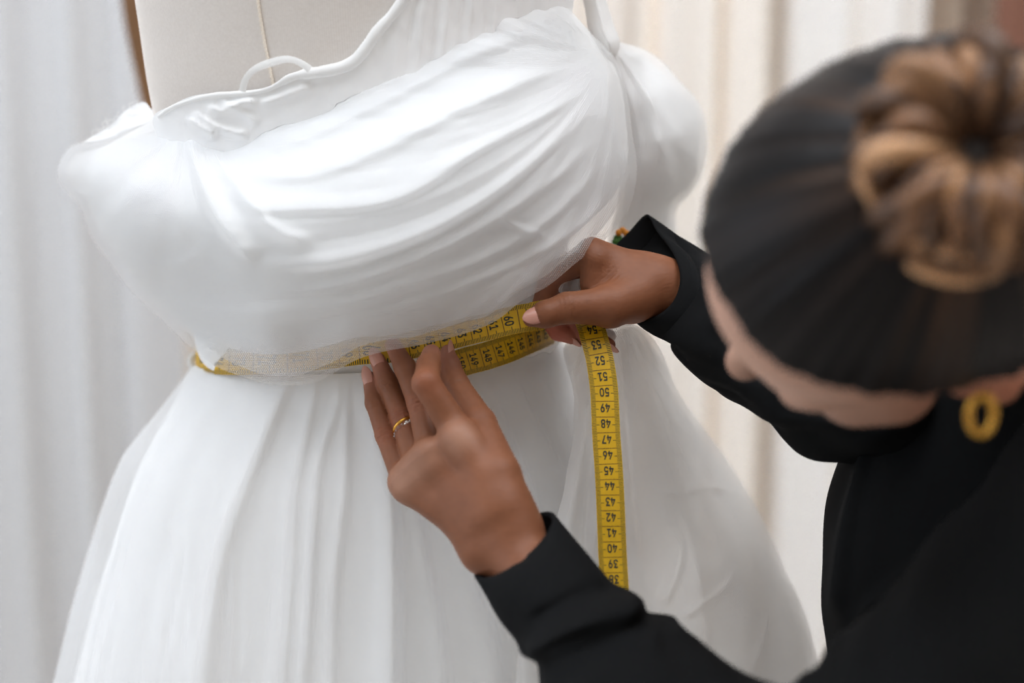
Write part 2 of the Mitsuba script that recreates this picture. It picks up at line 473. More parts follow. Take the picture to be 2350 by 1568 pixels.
# curved dark wood piece behind the form
wp = curve([(222, -420), (235, -260), (268, -80), (288, 60), (314, 180), (350, 290), (460, 380), (600, 440), (780, 460), (960, 440), (1100, 380), (1190, 280), (1250, 180), (1290, 60), (1310, -80), (1325, -260), (1330, -420)], 80)
wa, wb = at(wp[:, 0], wp[:, 1], 1.78), None
cen = at(795, -420, 1.78)
inn = wa + (cen - wa) / np.linalg.norm(cen - wa, axis=1, keepdims=True) * 0.07
back = np.array([0, 0.035, 0])
v = np.stack([wa, wa * .985 + inn * .015 - back * .2, inn * .985 + wa * .015 - back * .2, inn, inn + back, wa + back], 1)
put('wooden_board__rim', (v.reshape(-1, 3), grid_faces(80, 6, True)), 'dark_wood', 40)
pf = inn + back * .35
fan = np.vstack([pf, pf + back * .4, cen + back * .35, cen + back * .75])
n_ = len(pf)
ii = np.arange(n_ - 1)
put('wooden_board__panel', (fan, np.vstack([np.stack([ii, ii + 1, ii * 0 + 2 * n_], 1), np.stack([ii + 1 + n_, ii + n_, ii * 0 + 2 * n_ + 1], 1)])), 'dark_wood', False)
low = wa[:, 2].min()
mx = wa[:, 0].mean()
put('wooden_board__post', join([box((mx - .03, wa[40, 1] - .01, .03), (mx + .03, wa[40, 1] + .05, low + .03), .006), box((mx - .22, wa[40, 1] - .16, 0), (mx + .22, wa[40, 1] + .20, .03), .008)]), 'dark_wood', False)
tag('wooden_board', 'dark brown rounded wooden board standing just behind the dress form', 'board')

# ------------------------------------------------------------------ dress form
AX = at(862, 805, 1.345)                 # the waist's centre
YA = AX[1]


def profile(points):
    """Half-width outline: rows (px left, px right, py) on the plane through the form's axis -> heights, left x, right x."""
    p = np.asarray(points, float)
    a, b = at_y(p[:, 0], p[:, 2], YA), at_y(p[:, 1], p[:, 2], YA)
    return (a[:, 2] + b[:, 2]) / 2, a[:, 0], b[:, 0]


def ringed(zs, xl, xr, zz, depth_ratio, m=180, power=2.2):
    o = np.argsort(zs)
    L, R = CubicSpline(zs[o], xl[o])(zz), CubicSpline(zs[o], xr[o])(zz)
    th = np.linspace(0, 2 * np.pi, m, endpoint=False)
    c, s = np.cos(th), np.sin(th)
    cx = np.sign(c) * np.abs(c) ** (2 / power)
    sy = np.sign(s) * np.abs(s) ** (2 / power)
    mid, half = (L + R) / 2, (R - L) / 2
    x = mid[:, None] + half[:, None] * cx
    y = YA + (half * depth_ratio)[:, None] * sy
    z = np.repeat(zz[:, None], m, 1)
    return np.stack([x, y, z], -1), th


fz, fl, fr = profile([(298, 1300, -260), (300, 1310, -120), (318, 1302, 0), (330, 1300, 80), (345, 1300, 180), (362, 1300, 270), (398, 1300, 480), (440, 1290, 660), (462, 1278, 800), (440, 1300, 920), (410, 1330, 1050)])
zz = np.linspace(fz.min(), fz.max(), 70)
g, th = ringed(fz, fl, fr, zz, 0.80)
mp = np.vstack([g.reshape(-1, 3), [g[0].mean(0)], [g[-1].mean(0)]])
nf = len(mp)
ff = grid_faces(len(zz), 180, True)
ff = np.vstack([ff[:, [0, 1, 2]], ff[:, [0, 2, 3]]])
j = np.arange(180)
ff = np.vstack([ff, np.stack([j * 0 + nf - 2, (j + 1) % 180, j], 1), np.stack([j * 0 + nf - 1, 69 * 180 + j, 69 * 180 + (j + 1) % 180], 1)])
uvf = np.vstack([np.stack([np.repeat(th[None] * 0.15, 70, 0), np.repeat(zz[:, None], 180, 1)], -1).reshape(-1, 2), [[0, 0], [0, 0]]])
put('dress_form__torso', (mp, ff), 'jersey', True, uv=uvf)
tag('dress_form', 'cream jersey-covered dress form that wears the white wedding dress', 'dress form')


def front_y(x, z, grow=0.0):
    """World y of the form's front surface at (x, z)."""
    o = np.argsort(fz)
    L, R = CubicSpline(fz[o], fl[o])(z), CubicSpline(fz[o], fr[o])(z)
    mid, half = (L + R) / 2, (R - L) / 2 + grow
    c = np.clip(np.abs((x - mid) / half), 0, 0.999)
    return YA - half * 0.80 * (1 - c ** 2.2) ** (1 / 2.2)


def on_form(px, py, grow=0.0):
    """Point where the ray of a pixel meets the form's front, moved out by grow."""
    px, py = np.atleast_1d(np.asarray(px, float)), np.atleast_1d(np.asarray(py, float))
    y = np.full(px.shape, YA - 0.1)
    for _ in range(12):
        q = at_y(px, py, y)
        y = 0.5 * y + 0.5 * front_y(q[:, 0], q[:, 2], grow)
    return at_y(px, py, y)


seam = even([(588, -60), (592, 0), (600, 55), (609, 105), (618, 150), (626, 190), (632, 240)], 5)
sp = on_form(seam[:, 0], seam[:, 1], 0.0006)
stitches = [tube(np.array([sp[k], (sp[k] + sp[k + 1]) / 2 + [0.0008 * (-1) ** k, -0.0006, 0], sp[k + 1]]), 0.0005, 6) for k in range(0, len(sp) - 1)]
put('dress_form__seam', join([tube(sp, 0.0009, 6)] + stitches), 'thread', True, label='raised stitched seam')

# ------------------------------------------------------------------ wedding dress
tag('wedding_dress', 'white off-shoulder wedding dress of layered tulle on the dress form', 'dress')
# bodice
bo = [(352, 268), (385, 246), (425, 226), (480, 214), (560, 208), (620, 197), (670, 172), (720, 160), (800, 141), (838, 105), (870, 62), (905, 22), (935, -25), (960, -80), (1290, -80), (1305, 80), (1310, 400), (1298, 640), (1280, 790), (1150, 860), (880, 878), (620, 870), (470, 838), (440, 700), (395, 450), (368, 330)]


def bodice_depth(x, y, e):
    q = on_form(x, y, 0.006)
    d = (q - CAM) @ FWD
    pleat = 0.0016 * np.sin((x + 0.12 * y) / 9.0) * np.clip((x - 900) / 60, 0, 1) + 0.003 * n2(x / 40, y / 60, 2)
    gath = fold_field(x, y, [([(440, 250), (480, 280), (530, 300), (580, 310)], 9, 4, .3), ([(470, 240), (510, 255), (540, 240), (600, 235)], 10, 4, 0), ([(500, 225), (560, 260), (600, 285)], 9, 3, .2), ([(590, 240), (640, 225), (720, 195)], 10, 3.0, 0), ([(430, 265), (450, 285), (500, 315)], 10, 5, 0)])
    return d - pleat - gath


(bm, buv) = sheet(bo, bodice_depth, 8.0)
put('wedding_dress__bodice', bm, 'satin', True)
nk = even([(366, 262), (384, 248), (402, 238), (428, 228), (480, 215), (560, 208), (620, 197), (668, 172), (720, 161), (800, 142), (838, 106), (870, 62), (905, 22), (935, -25), (960, -80)], 6)
npnt = on_form(nk[:, 0], nk[:, 1] + 6, 0.0065)
put('wedding_dress__neckline_trim', tube(npnt, 0.0015 + 0.0010 * n1(np.arange(len(npnt)) / 4.0, 3) + 0.0020 * np.clip((np.arange(len(npnt)) - 45) / 20, 0, 1), 12), 'chiffon', True, label='rolled neckline edge')
# ribbon loop that stands over the neckline
rb = even([(556, 210), (566, 178), (590, 156), (625, 143), (662, 136), (692, 146), (712, 160)], 4)
rc = on_form(rb[:, 0], rb[:, 1], 0.010 + 0.006 * 1)
wdt = np.interp(np.linspace(0, 1, len(rb)), [0, .2, .5, .8, 1], [8, 7, 9, 7, 8]) * 1.25 / FOC
tang = np.gradient(rc, axis=0)
tang /= np.linalg.norm(tang, axis=1, keepdims=True)
wv = np.cross(tang, np.array([0, -1.0, 0.25]))
wv /= np.linalg.norm(wv, axis=1, keepdims=True)
rv = np.stack([rc - wv * wdt[:, None], rc - [0, .0005, 0], rc + wv * wdt[:, None], rc + [0, .0003, 0]], 1)
put('wedding_dress__ribbon_loop', (rv.reshape(-1, 3), grid_faces(len(rb), 4, True)), 'chiffon', 40, label='small ribbon loop standing over the neckline')

# the big swag over the bodice
SWAG = [(130, 405), (140, 365), (160, 338), (190, 326), (232, 310), (262, 300), (320, 280), (360, 259), (398, 245), (426, 250), (448, 282), (478, 312), (515, 324), (560, 300), (620, 262), (700, 228), (800, 190), (890, 160), (950, 120), (1010, 82), (1080, 48), (1150, 18), (1220, 2), (1285, 8), (1325, 40), (1362, 82), (1402, 118), (1432, 190), (1446, 265), (1456, 330), (1463, 395), (1452, 455), (1425, 505), (1385, 552), (1320, 606), (1250, 662), (1190, 696), (1152, 727), (1114, 749), (1040, 774), (945, 796), (870, 811), (795, 838), (732, 874), (660, 886), (580, 873), (505, 845), (440, 800), (360, 726), (300, 668), (250, 600), (205, 535), (190, 485), (165, 455)]
swag_ctrl = [(130, 405, 1.290), (160, 338, 1.296), (260, 300, 1.292), (360, 262, 1.275), (440, 285, 1.245), (515, 324, 1.222), (620, 262, 1.215), (800, 190, 1.205), (950, 120, 1.20), (1150, 18, 1.205), (1285, 8, 1.23), (1362, 82, 1.255), (1402, 118, 1.262), (1446, 265, 1.262), (1463, 395, 1.262), (1425, 505, 1.252), (1320, 606, 1.195), (1190, 702, 1.182), (1040, 752, 1.183), (880, 806, 1.190), (740, 850, 1.196), (660, 886, 1.196), (580, 856, 1.222), (505, 838, 1.255), (440, 800, 1.285), (360, 726, 1.288), (300, 668, 1.288), (205, 535, 1.288), (165, 455, 1.288),
             (300, 420, 1.225), (300, 540, 1.23), (450, 420, 1.195), (430, 600, 1.205), (600, 480, 1.155), (600, 640, 1.165), (620, 760, 1.19), (800, 340, 1.165), (800, 480, 1.142), (800, 620, 1.148), (800, 730, 1.170), (1000, 260, 1.168), (1000, 420, 1.142), (1000, 580, 1.150), (1000, 680, 1.168), (1200, 200, 1.188), (1200, 340, 1.166), (1200, 480, 1.168), (1200, 600, 1.182), (1350, 250, 1.218), (1350, 420, 1.212), (1300, 500, 1.195), (700, 800, 1.20)]
swag_base = spline_depth(swag_ctrl, 1e-6)
SWAG_FOLDS = [
    ([(1360, 190), (1279, 249), (1202, 291), (1068, 364), (953, 440), (820, 476), (700, 482), (580, 474), (500, 420)], 17, 6.5, .45),
    ([(1370, 240), (1260, 345), (1125, 452), (991, 530), (830, 590), (700, 612), (600, 600)], 18, 6.5, .45),
    ([(1380, 300), (1300, 390), (1180, 480), (1040, 560), (860, 635), (700, 668), (560, 660)], 15, 5.0, .4),
    ([(1400, 350), (1330, 440), (1230, 530), (1080, 610), (900, 672), (720, 720), (540, 735)], 14, 5.0, .4),
    ([(1410, 430), (1330, 520), (1200, 600), (1050, 665), (900, 715), (760, 760)], 10, 3.2, .3),
    ([(1330, 140), (1200, 190), (1060, 250), (900, 330), (760, 388), (620, 400), (520, 370)], 26, 5.5, .4),
    ([(1240, 80), (1100, 120), (960, 190), (820, 260), (680, 320), (560, 345)], 26, 5.0, .4),
    ([(430, 282), (442, 350), (468, 430), (500, 505), (545, 570), (600, 615)], 22, 13.0, -.35),
    ([(470, 310), (520, 390), (575, 460), (640, 530), (740, 560)], 18, 7.0, .3),
    ([(420, 300), (380, 380), (330, 430), (280, 480), (240, 530)], 26, 4.0, 0),
    ([(410, 300), (400, 400), (400, 500), (430, 580)], 22, 3.5, .2),
    ([(400, 290), (320, 350), (240, 390), (180, 410)], 26, 3.5, .2),
    ([(250, 560), (340, 605), (430, 600), (480, 560)], 18, 3.0, .2),
    ([(1140, 496), (1180, 516), (1225, 534), (1260, 536)], 8, 3.0, .3),
    ([(300, 640), (420, 700), (540, 720), (680, 700), (820, 670)], 20, 3.0, .2),
    ([(520, 328), (600, 300), (720, 250), (850, 200), (960, 150)], 14, 5.0, -.3),
    ([(880, 300), (1000, 290), (1120, 240), (1220, 180)], 30, 3.5, 0),
    ([(1400, 140), (1400, 240), (1420, 330), (1440, 410)], 12, 4.0, .2),
]


def swag_depth(off, seed, gain, edge):
    def fn(x, y, e):
        kx, ky = x - 1405, y - 120
        r = np.hypot(kx, ky)
        ang = np.degrees(np.arctan2(ky, -kx))
        u = ang + 0.035 * r
        fan = (n1(u / 3.6, seed) * 0.0065 + n1(u / 1.1 + r / 900, seed + 1) * 0.0010) * np.clip(r / 300, 0, 1) * np.clip((x - 380) / 220, 0, 1)
        kx, ky = x - 430, y - 285
        a2 = np.degrees(np.arctan2(ky, kx))
        fan += n1(a2 / 9.0, seed + 2) * 0.006 * np.clip(np.hypot(kx, ky) / 120, 0, 1) * np.clip((560 - x) / 200, 0, 1)
        roll = 0.014 * np.exp(-(e / 11.0))
        edgefade = np.clip(e / 26.0, 0.0, 1)
        return swag_base(x, y) + off + roll - gain * edgefade * (fold_field(x, y, SWAG_FOLDS) + fan) - 0.003 * n2(x / 70, y / 45, seed) * edgefade - edge * n2(x / 26, y / 26, seed + 4) * (1 - edgefade)
    return fn


def shrink(poly, amount):
    g = Polygon(even(poly, 6, True)).buffer(0).buffer(-amount)
    if g.geom_type != 'Polygon':
        g = max(g.geoms, key=lambda q: q.area)
    c = np.array(g.exterior.coords)[:-1]
    return c[::max(1, len(c) // 90)]


inner_swag = [(205, 470), (200, 400), (225, 345), (300, 300), (385, 258), (424, 262), (446, 292), (515, 330), (620, 270), (800, 198), (950, 128), (1150, 26), (1285, 18), (1392, 122), (1425, 200), (1436, 280), (1440, 350), (1425, 420), (1370, 490), (1280, 566), (1180, 632), (1060, 690), (940, 735), (820, 772), (700, 806), (600, 812), (500, 790), (410, 735), (330, 660), (270, 580)]
m_, uv_ = sheet(inner_swag, swag_depth(0.012, 11, 0.9, 0.0), 7.0)
put('wedding_dress__swag_lining', m_, 'chiffon', True, uv=uv_, label='opaque inner layers of the draped swag')
mid_swag = shrink(SWAG, 24)
m_, uv_ = sheet(mid_swag, swag_depth(0.006, 12, 0.95, 0.004), 7.0, edge_wave=5)
put('wedding_dress__swag_layer', m_, 'tulle_dense', True, uv=uv_, label='middle tulle layer of the draped swag')
m_, uv_ = sheet(SWAG, swag_depth(0.0, 13, 1.0, 0.006), 6.5, edge_wave=2)
put('wedding_dress__swag_layer_001', m_, 'tulle_light', True, uv=uv_, label='outer translucent tulle layer of the draped swag')

# frayed tab at the left shoulder
tab = [(192, 326), (222, 306), (252, 288), (280, 262), (300, 246), (332, 234), (345, 248), (358, 264), (330, 284), (290, 300), (240, 322)]
tb, uvt = sheet(tab, lambda x, y, e: spline_depth([(192, 326, 1.305), (300, 246, 1.305), (345, 240, 1.30), (358, 264, 1.295), (280, 300, 1.300)])(x, y) - 0.006 * n2(x / 22, y / 18, 3), 4.0, edge_wave=3)
put('wedding_dress__shoulder_tab', tb, 'satin', True, label='raw-edged fabric tab at the left shoulder')
fr_ = []
for (x, y) in [(212, 312), (226, 303), (240, 294), (252, 286), (262, 276), (272, 268), (286, 256), (298, 248), (232, 300), (247, 290), (318, 239)]:
    a0 = rng.uniform(-2.6, -0.9)
    ln = rng.uniform(9, 24)
    q = np.array([[x, y], [x + ln * .5 * math.cos(a0), y + ln * .5 * math.sin(a0)], [x + ln * math.cos(a0 + .7), y + ln * .8 * math.sin(a0 + .7)]])
    c = curve(q, 7)
    fr_.append(tube(at(c[:, 0], c[:, 1], 1.302), 0.00028, 5))
put('wedding_dress__frayed_thread', join(fr_), 'chiffon', True, label='loose frayed threads', kind='stuff')

# shoulder strap and the right sleeve puff
st = [(1338, -90), (1400, -90), (1392, -20), (1398, 20), (1410, 60), (1422, 95), (1412, 130), (1392, 138), (1368, 112), (1350, 70), (1342, 20)]
sm, uvs = sheet(st, lambda x, y, e: 1.285 - 0.02 * (1 - np.exp(-e / 18)) - 0.004 * np.sin((x - 0.3 * y) / 9) * (1 - np.exp(-e / 10)), 5)
put('wedding_dress__shoulder_strap', sm, 'chiffon', True)
PUFF = [(1385, 84), (1412, 92), (1445, 102), (1500, 126), (1548, 172), (1568, 196), (1598, 228), (1618, 272), (1624, 330), (1616, 388), (1602, 420), (1578, 452), (1554, 478), (1552, 530), (1548, 600), (1500, 640), (1430, 640), (1395, 600), (1405, 520), (1420, 420), (1415, 300), (1398, 190)]
puff_base = spline_depth([(1400, 90, 1.275), (1500, 126, 1.335), (1598, 228, 1.36), (1624, 330, 1.37), (1602, 420, 1.37), (1554, 478, 1.37), (1548, 600, 1.39), (1430, 640, 1.37), (1395, 560, 1.36), (1415, 300, 1.325), (1500, 220, 1.292), (1540, 320, 1.292), (1500, 420, 1.305), (1470, 300, 1.295), (1480, 530, 1.345)], 1e-6)
PUFF_FOLDS = [([(1410, 110), (1470, 190), (1510, 290), (1530, 400), (1540, 470)], 20, 6, .3), ([(1410, 120), (1440, 210), (1460, 320), (1470, 430), (1480, 530)], 18, 6, .2), ([(1420, 105), (1510, 170), (1570, 260), (1595, 350)], 18, 5, .3), ([(1408, 130), (1425, 220), (1440, 330), (1450, 430)], 12, 4, 0), ([(1430, 110), (1520, 150), (1590, 240)], 12, 3, .3)]


def puff_depth(off, seed):
    return lambda x, y, e: puff_base(x, y) + off + 0.012 * np.exp(-e / 10) - np.clip(e / 20, 0, 1) * (fold_field(x, y, PUFF_FOLDS) + 0.004 * n1(np.degrees(np.arctan2(y - 90, x - 1395)) / 6, seed) * 2 + 0.004 * n2(x / 50, y / 50, seed))


m_, uv_ = sheet(shrink(PUFF, 16), puff_depth(0.010, 21), 6, edge_wave=4)
put('wedding_dress__sleeve_puff', m_, 'chiffon', True, uv=uv_, label='inner fabric of the puffed shoulder drape')
m_, uv_ = sheet(PUFF, puff_depth(0.0, 22), 6, edge_wave=2)
put('wedding_dress__sleeve_puff_001', m_, 'tulle_dense', True, uv=uv_, label='outer tulle of the puffed shoulder drape')

# skirt
sk = [(452, 1285, 806), (436, 1300, 830), (402, 1318, 890), (330, 1352, 1010), (270, 1402, 1180), (215, 1455, 1370), (165, 1510, 1568), (110, 1560, 1780), (60, 1600, 2000)]
SKIRT_FOLDS = [
    ([(690, 850), (673, 891), (631, 1000), (574, 1146), (532, 1272), (511, 1402), (492, 1600), (480, 1800)], 34, 19, .55),
    ([(735, 850), (720, 970), (683, 1146), (673, 1324), (652, 1568), (640, 1800)], 16, 7, .4),
    ([(772, 850), (777, 970), (741, 1073), (715, 1324), (699, 1568), (690, 1800)], 14, 6, .3),
    ([(800, 850), (798, 985), (793, 1167), (772, 1324), (762, 1568), (755, 1800)], 16, 6, .3),
    ([(640, 850), (560, 1000), (470, 1180), (420, 1360), (385, 1568), (370, 1800)], 40, 6, .3),
    ([(560, 850), (480, 960), (390, 1120), (330, 1300), (280, 1568), (260, 1800)], 36, 6, .2),
    ([(500, 850), (420, 940), (330, 1100), (262, 1300), (215, 1568), (200, 1800)], 20, 5, .2),
    ([(840, 850), (858, 960), (882, 1060), (900, 1220), (898, 1568), (895, 1800)], 26, 16, .6),
    ([(880, 850), (930, 1100), (970, 1300), (1010, 1568), (1020, 1800)], 16, 8, .3),
    ([(960, 860), (1010, 1100), (1070, 1350), (1130, 1568), (1150, 1800)], 22, 13, .4),
    ([(1040, 870), (1080, 1000), (1150, 1250), (1220, 1568), (1240, 1800)], 20, 12, .4),
    ([(1100, 860), (1130, 980), (1200, 1200), (1290, 1500), (1330, 1800)], 16, 11, .4),
    ([(1150, 850), (1190, 960), (1260, 1150), (1340, 1450), (1400, 1800)], 16, 11, .4),
    ([(1200, 835), (1240, 930), (1310, 1120), (1400, 1400), (1470, 1800)], 14, 10, .4),
    ([(740, 1100), (720, 1300), (712, 1568)], 8, 3, 0), ([(560, 1250), (560, 1400), (552, 1600)], 10, 3, 0), ([(430, 1150), (440, 1350), (450, 1600)], 12, 3, 0), ([(365, 1290), (372, 1430), (380, 1600)], 12, 3, .2)]


def skirt_mesh(grow, gain, seed, start=0.0):
    kz, kl, kr = profile(sk)
    top, bot = kz.max(), kz.min()
    zz = np.concatenate([[top], top - (top - bot) * np.linspace(0.001, 1, 120) ** 1.15])
    m = 620
    G, th = ringed(kz, kl, kr, zz, 0.86, m, 2.1)
    P = G.reshape(-1, 3)
    down = np.repeat((top - zz) / (top - bot), m)
    cen = np.stack([np.repeat(G[:, :, 0].mean(1), m), np.full(len(P), YA), P[:, 2]], 1)
    out = P - cen
    out /= np.linalg.norm(out, axis=1, keepdims=True)
    x, y, _ = pix(P)
    front = (P[:, 1] < YA + 0.02)
    ang = np.tile(th, len(zz))
    f = np.where(front, fold_field(x, y, SKIRT_FOLDS) * np.clip((YA + 0.02 - P[:, 1]) / 0.05, 0, 1), 0)
    per = np.cos(ang), np.sin(ang)
    fine = (meshkit.noise(np.stack([per[0] * 14 + seed, per[1] * 14, down * 1.2], -1), seed) - 0.5) * 0.0055 * np.clip(down * 3 - 0.10, 0, 1)
    fine += (meshkit.noise(np.stack([per[0] * 34 + seed, per[1] * 34, down * 2.5], -1), seed + 1) - 0.5) * 0.0014 * np.clip(down * 3 + 0.05, 0, 1)
    amp = gain * (0.8 * f * np.clip(0.35 + down * 1.6, 0, 1) + fine) + grow * np.clip(down * 6, 0.15, 1)
    v = P + out * amp[:, None]
    v[:, 2] += (0.013 * np.clip((YA - P[:, 1]) / 0.1, -1, 1) + 0.06 * (P[:, 0] - AX[0])) * np.clip(1 - down * 2.2, 0, 1)
    uv = np.stack([np.tile(th, len(zz)) * 0.2, P[:, 2]], 1)
    return (v, grid_faces(len(zz), m, True)), uv


m_, uv_ = skirt_mesh(-0.004, 1.0, 31)
put('wedding_dress__skirt', m_, 'satin', True)
m_, uv_ = skirt_mesh(0.011, 0.85, 34)
put('wedding_dress__skirt_overlay', m_, 'tulle_light', True, uv=uv_, label='sheer tulle over the skirt')
wl = even([(462, 812), (446, 814), (438, 826), (441, 842), (456, 846)], 3)
put('wedding_dress__waist_loop', tube(at(wl[:, 0], wl[:, 1], 1.333), 0.0021, 10), 'chiffon', True, label='small white fabric loop at the left waist')

# loose tulle at the right of the skirt
SIDE = [(1295, 792), (1345, 770), (1400, 752), (1455, 745), (1500, 780), (1532, 836), (1556, 895), (1600, 962), (1652, 1032), (1706, 1112), (1740, 1168), (1768, 1230), (1808, 1320), (1846, 1408), (1872, 1490), (1893, 1568), (1940, 1760), (1700, 1800), (1400, 1800), (1200, 1800), (1180, 1600), (1200, 1450), (1262, 1250), (1298, 1100), (1318, 960), (1305, 860)]
side_base = spline_depth([(1295, 792, 1.265), (1400, 752, 1.243), (1455, 745, 1.25), (1532, 836, 1.30), (1652, 1032, 1.335), (1768, 1230, 1.34), (1872, 1490, 1.33), (1940, 1760, 1.32), (1400, 1800, 1.12), (1200, 1800, 1.10), (1200, 1450, 1.165), (1300, 1100, 1.212), (1318, 960, 1.232), (1420, 900, 1.246), (1500, 1000, 1.250), (1500, 1300, 1.222), (1650, 1300, 1.23), (1700, 1568, 1.20), (1500, 1568, 1.185)], 1e-6)
SIDE_FOLDS = [([(1440, 760), (1470, 840), (1490, 930), (1540, 1080), (1600, 1300), (1640, 1568)], 14, 6, .3), ([(1450, 755), (1510, 850), (1560, 960), (1640, 1100), (1720, 1260), (1800, 1568)], 14, 6, .3), ([(1500, 1125), (1560, 1130), (1620, 1118), (1680, 1125), (1730, 1160)], 8, 4, .3), ([(1420, 780), (1440, 900), (1450, 1050), (1470, 1300)], 14, 5, .2), ([(1560, 1420), (1620, 1380), (1670, 1340), (1690, 1290)], 9, 4, .3), ([(1530, 1210), (1565, 1250), (1550, 1330), (1520, 1400)], 10, 5, .3), ([(1400, 770), (1395, 900), (1380, 1100), (1360, 1300)], 16, 5, 0), ([(1550, 1450), (1560, 1500), (1540, 1568)], 9, 4, 0), ([(1740, 1180), (1760, 1300), (1770, 1400), (1720, 1568)], 9, 4, .2)]


def side_depth(off, seed, gain):
    return lambda x, y, e: side_base(x, y) + off + 0.008 * np.exp(-e / 12) - np.clip(e / 24, 0, 1) * gain * (fold_field(x, y, SIDE_FOLDS) + 0.012 * n1(np.degrees(np.arctan2(y - 640, x - 1400)) / 3.2, seed) + 0.004 * n2(x / 60, y / 90, seed))


m_, uv_ = sheet(SIDE, side_depth(0.0, 41, 1.0), 8, edge_wave=2)
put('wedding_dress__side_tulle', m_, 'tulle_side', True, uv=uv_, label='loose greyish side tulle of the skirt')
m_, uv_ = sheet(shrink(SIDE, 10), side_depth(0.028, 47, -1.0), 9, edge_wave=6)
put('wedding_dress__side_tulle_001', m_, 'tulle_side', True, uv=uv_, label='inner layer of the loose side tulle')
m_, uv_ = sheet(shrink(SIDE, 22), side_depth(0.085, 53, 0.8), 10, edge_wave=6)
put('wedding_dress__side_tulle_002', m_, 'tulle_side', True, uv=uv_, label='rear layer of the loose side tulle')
# a scrap of net inside the right hand
scrap = [(1282, 668), (1290, 652), (1310, 644), (1335, 640), (1345, 655), (1340, 678), (1310, 682)]
m_, uv_ = sheet(scrap, lambda x, y, e: 1.232 - 0.004 * np.sin(x / 7.0), 3)
put('wedding_dress__pinched_tulle', m_, 'tulle_light', True, uv=uv_)

# ------------------------------------------------------------------ tape measure
# rows: px, py, depth, centimetres, direction of the tape's upper edge in the picture (radians, 0 = right, pi/2 = up), roll
def wrap_pts():
    rows = [(1003, 842, 1.2335, 150.8), (1048, 836, 1.2335, 149.9), (1075, 828, 1.2345, 149.0), (1103, 821, 1.236, 148.1), (1133, 812, 1.2385, 147.1), (1160, 803, 1.242, 146.1), (1184, 794, 1.247, 145.1), (1206, 785, 1.254, 144.1), (1226, 777, 1.262, 143.1), (1243, 770, 1.271, 142.1), (1262, 762, 1.286, 140.9), (1279, 756, 1.31, 139), (1288, 754, 1.34, 136)]
    rows += [(1275, 750, 1.39, 130.5), (1180, 752, 1.435, 122), (1000, 764, 1.458, 110), (820, 780, 1.462, 100), (640, 795, 1.45, 89), (510, 806, 1.41, 80.5), (462, 813, 1.37, 77.3), (448, 818, 1.34, 76)]
    rows += [(460, 823, 1.31, 74.9), (500, 829, 1.277, 73.6), (570, 828, 1.25, 72.2), (660, 823, 1.236, 71), (750, 815, 1.2265, 69.6), (830, 805, 1.2215, 67.9), (900, 800, 1.219, 66.9), (955, 789, 1.217, 65.5), (990, 780, 1.2155, 64.5), (1026, 772, 1.214, 63.5), (1062, 763, 1.212, 62.5), (1098, 754, 1.2105, 61.5), (1135, 745, 1.209, 60.5), (1171, 736, 1.208, 59.5), (1210, 729, 1.208, 58.5), (1246, 724, 1.2085, 57.5)]
    return np.array(rows, float)


def hang_pts():
    return np.array([(1222, 726, 1.209, 58.1), (1262, 718, 1.214, 57.0), (1300, 709, 1.2225, 55.8), (1330, 708, 1.225, 54.9), (1350, 732, 1.219, 54.3), (1363, 774, 1.2105, 53.1), (1373, 809, 1.2075, 52.1), (1380, 846, 1.205, 51.1), (1385, 882, 1.203, 50.1), (1388, 918, 1.201, 49.1), (1391, 990, 1.197, 47.1), (1396, 1062, 1.193, 45.1), (1400, 1133, 1.189, 43.1), (1403, 1205, 1.185, 41.1), (1406, 1276, 1.181, 39.1), (1410, 1347, 1.176, 37.1), (1416, 1500, 1.165, 32.8), (1420, 1640, 1.155, 28.9)], float)


def strip(rows, up_px, width, n):
    """A ribbon along rows; up_px(k fraction, row) gives the picture direction (x, y down) and depth change of its second edge."""
    c = curve(rows, n)
    P = at(c[:, 0], c[:, 1], c[:, 2])
    tn = np.gradient(P, axis=0)
    tn /= np.linalg.norm(tn, axis=1, keepdims=True)
    W = np.array([up_px(c[k]) for k in range(n)])
    W = W[:, :1] * RIGHT - W[:, 1:2] * UP + W[:, 2:] * FWD
    W -= tn * (W * tn).sum(1, keepdims=True)
    W /= np.linalg.norm(W, axis=1, keepdims=True)
    return P, W, c[:, 3], tn, width


TW = 0.0172
wrapS = strip(wrap_pts(), lambda r: (0.0, -1.0, 0.10 if r[2] < 1.34 else -0.10), TW, 700)


def hang_w(r):
    t = np.clip((55.2 - r[3]) / 1.6, 0, 1)
    a = (1 - t) * math.radians(90) + t * math.radians(4)
    return (math.cos(a), -math.sin(a), 0.10 * (1 - t) + 0.16 * t)


hangS = strip(hang_pts(), hang_w, TW, 420)


def strip_mesh(S):
    P, W, u, tn, w = S
    n = np.cross(W, tn)
    cols = np.array([-0.5, -0.25, 0, 0.25, 0.5])
    th = 0.00022
    fr = P[:, None] + W[:, None] * (cols * w)[None, :, None]
    m = len(cols)
    both = np.concatenate([fr, (fr + n[:, None] * th)[:, ::-1]], 1)
    uv = np.stack([np.repeat(u[:, None], 2 * m, 1), np.repeat(np.concatenate([cols, cols[::-1]])[None] + 0.5, len(u), 0)], -1)
    return (both.reshape(-1, 3), grid_faces(len(P), 2 * m, True)), uv.reshape(-1, 2)


(ma, ua), (mb, ub) = strip_mesh(wrapS), strip_mesh(hangS)
put('tape_measure__tape', join([ma, mb]), 'tape_print', False, uv=np.vstack([ua, ub]))
tag('tape_measure', 'yellow tailor\'s tape measure round the waist of the dress with one end hanging', 'tape measure')
DIG = {}


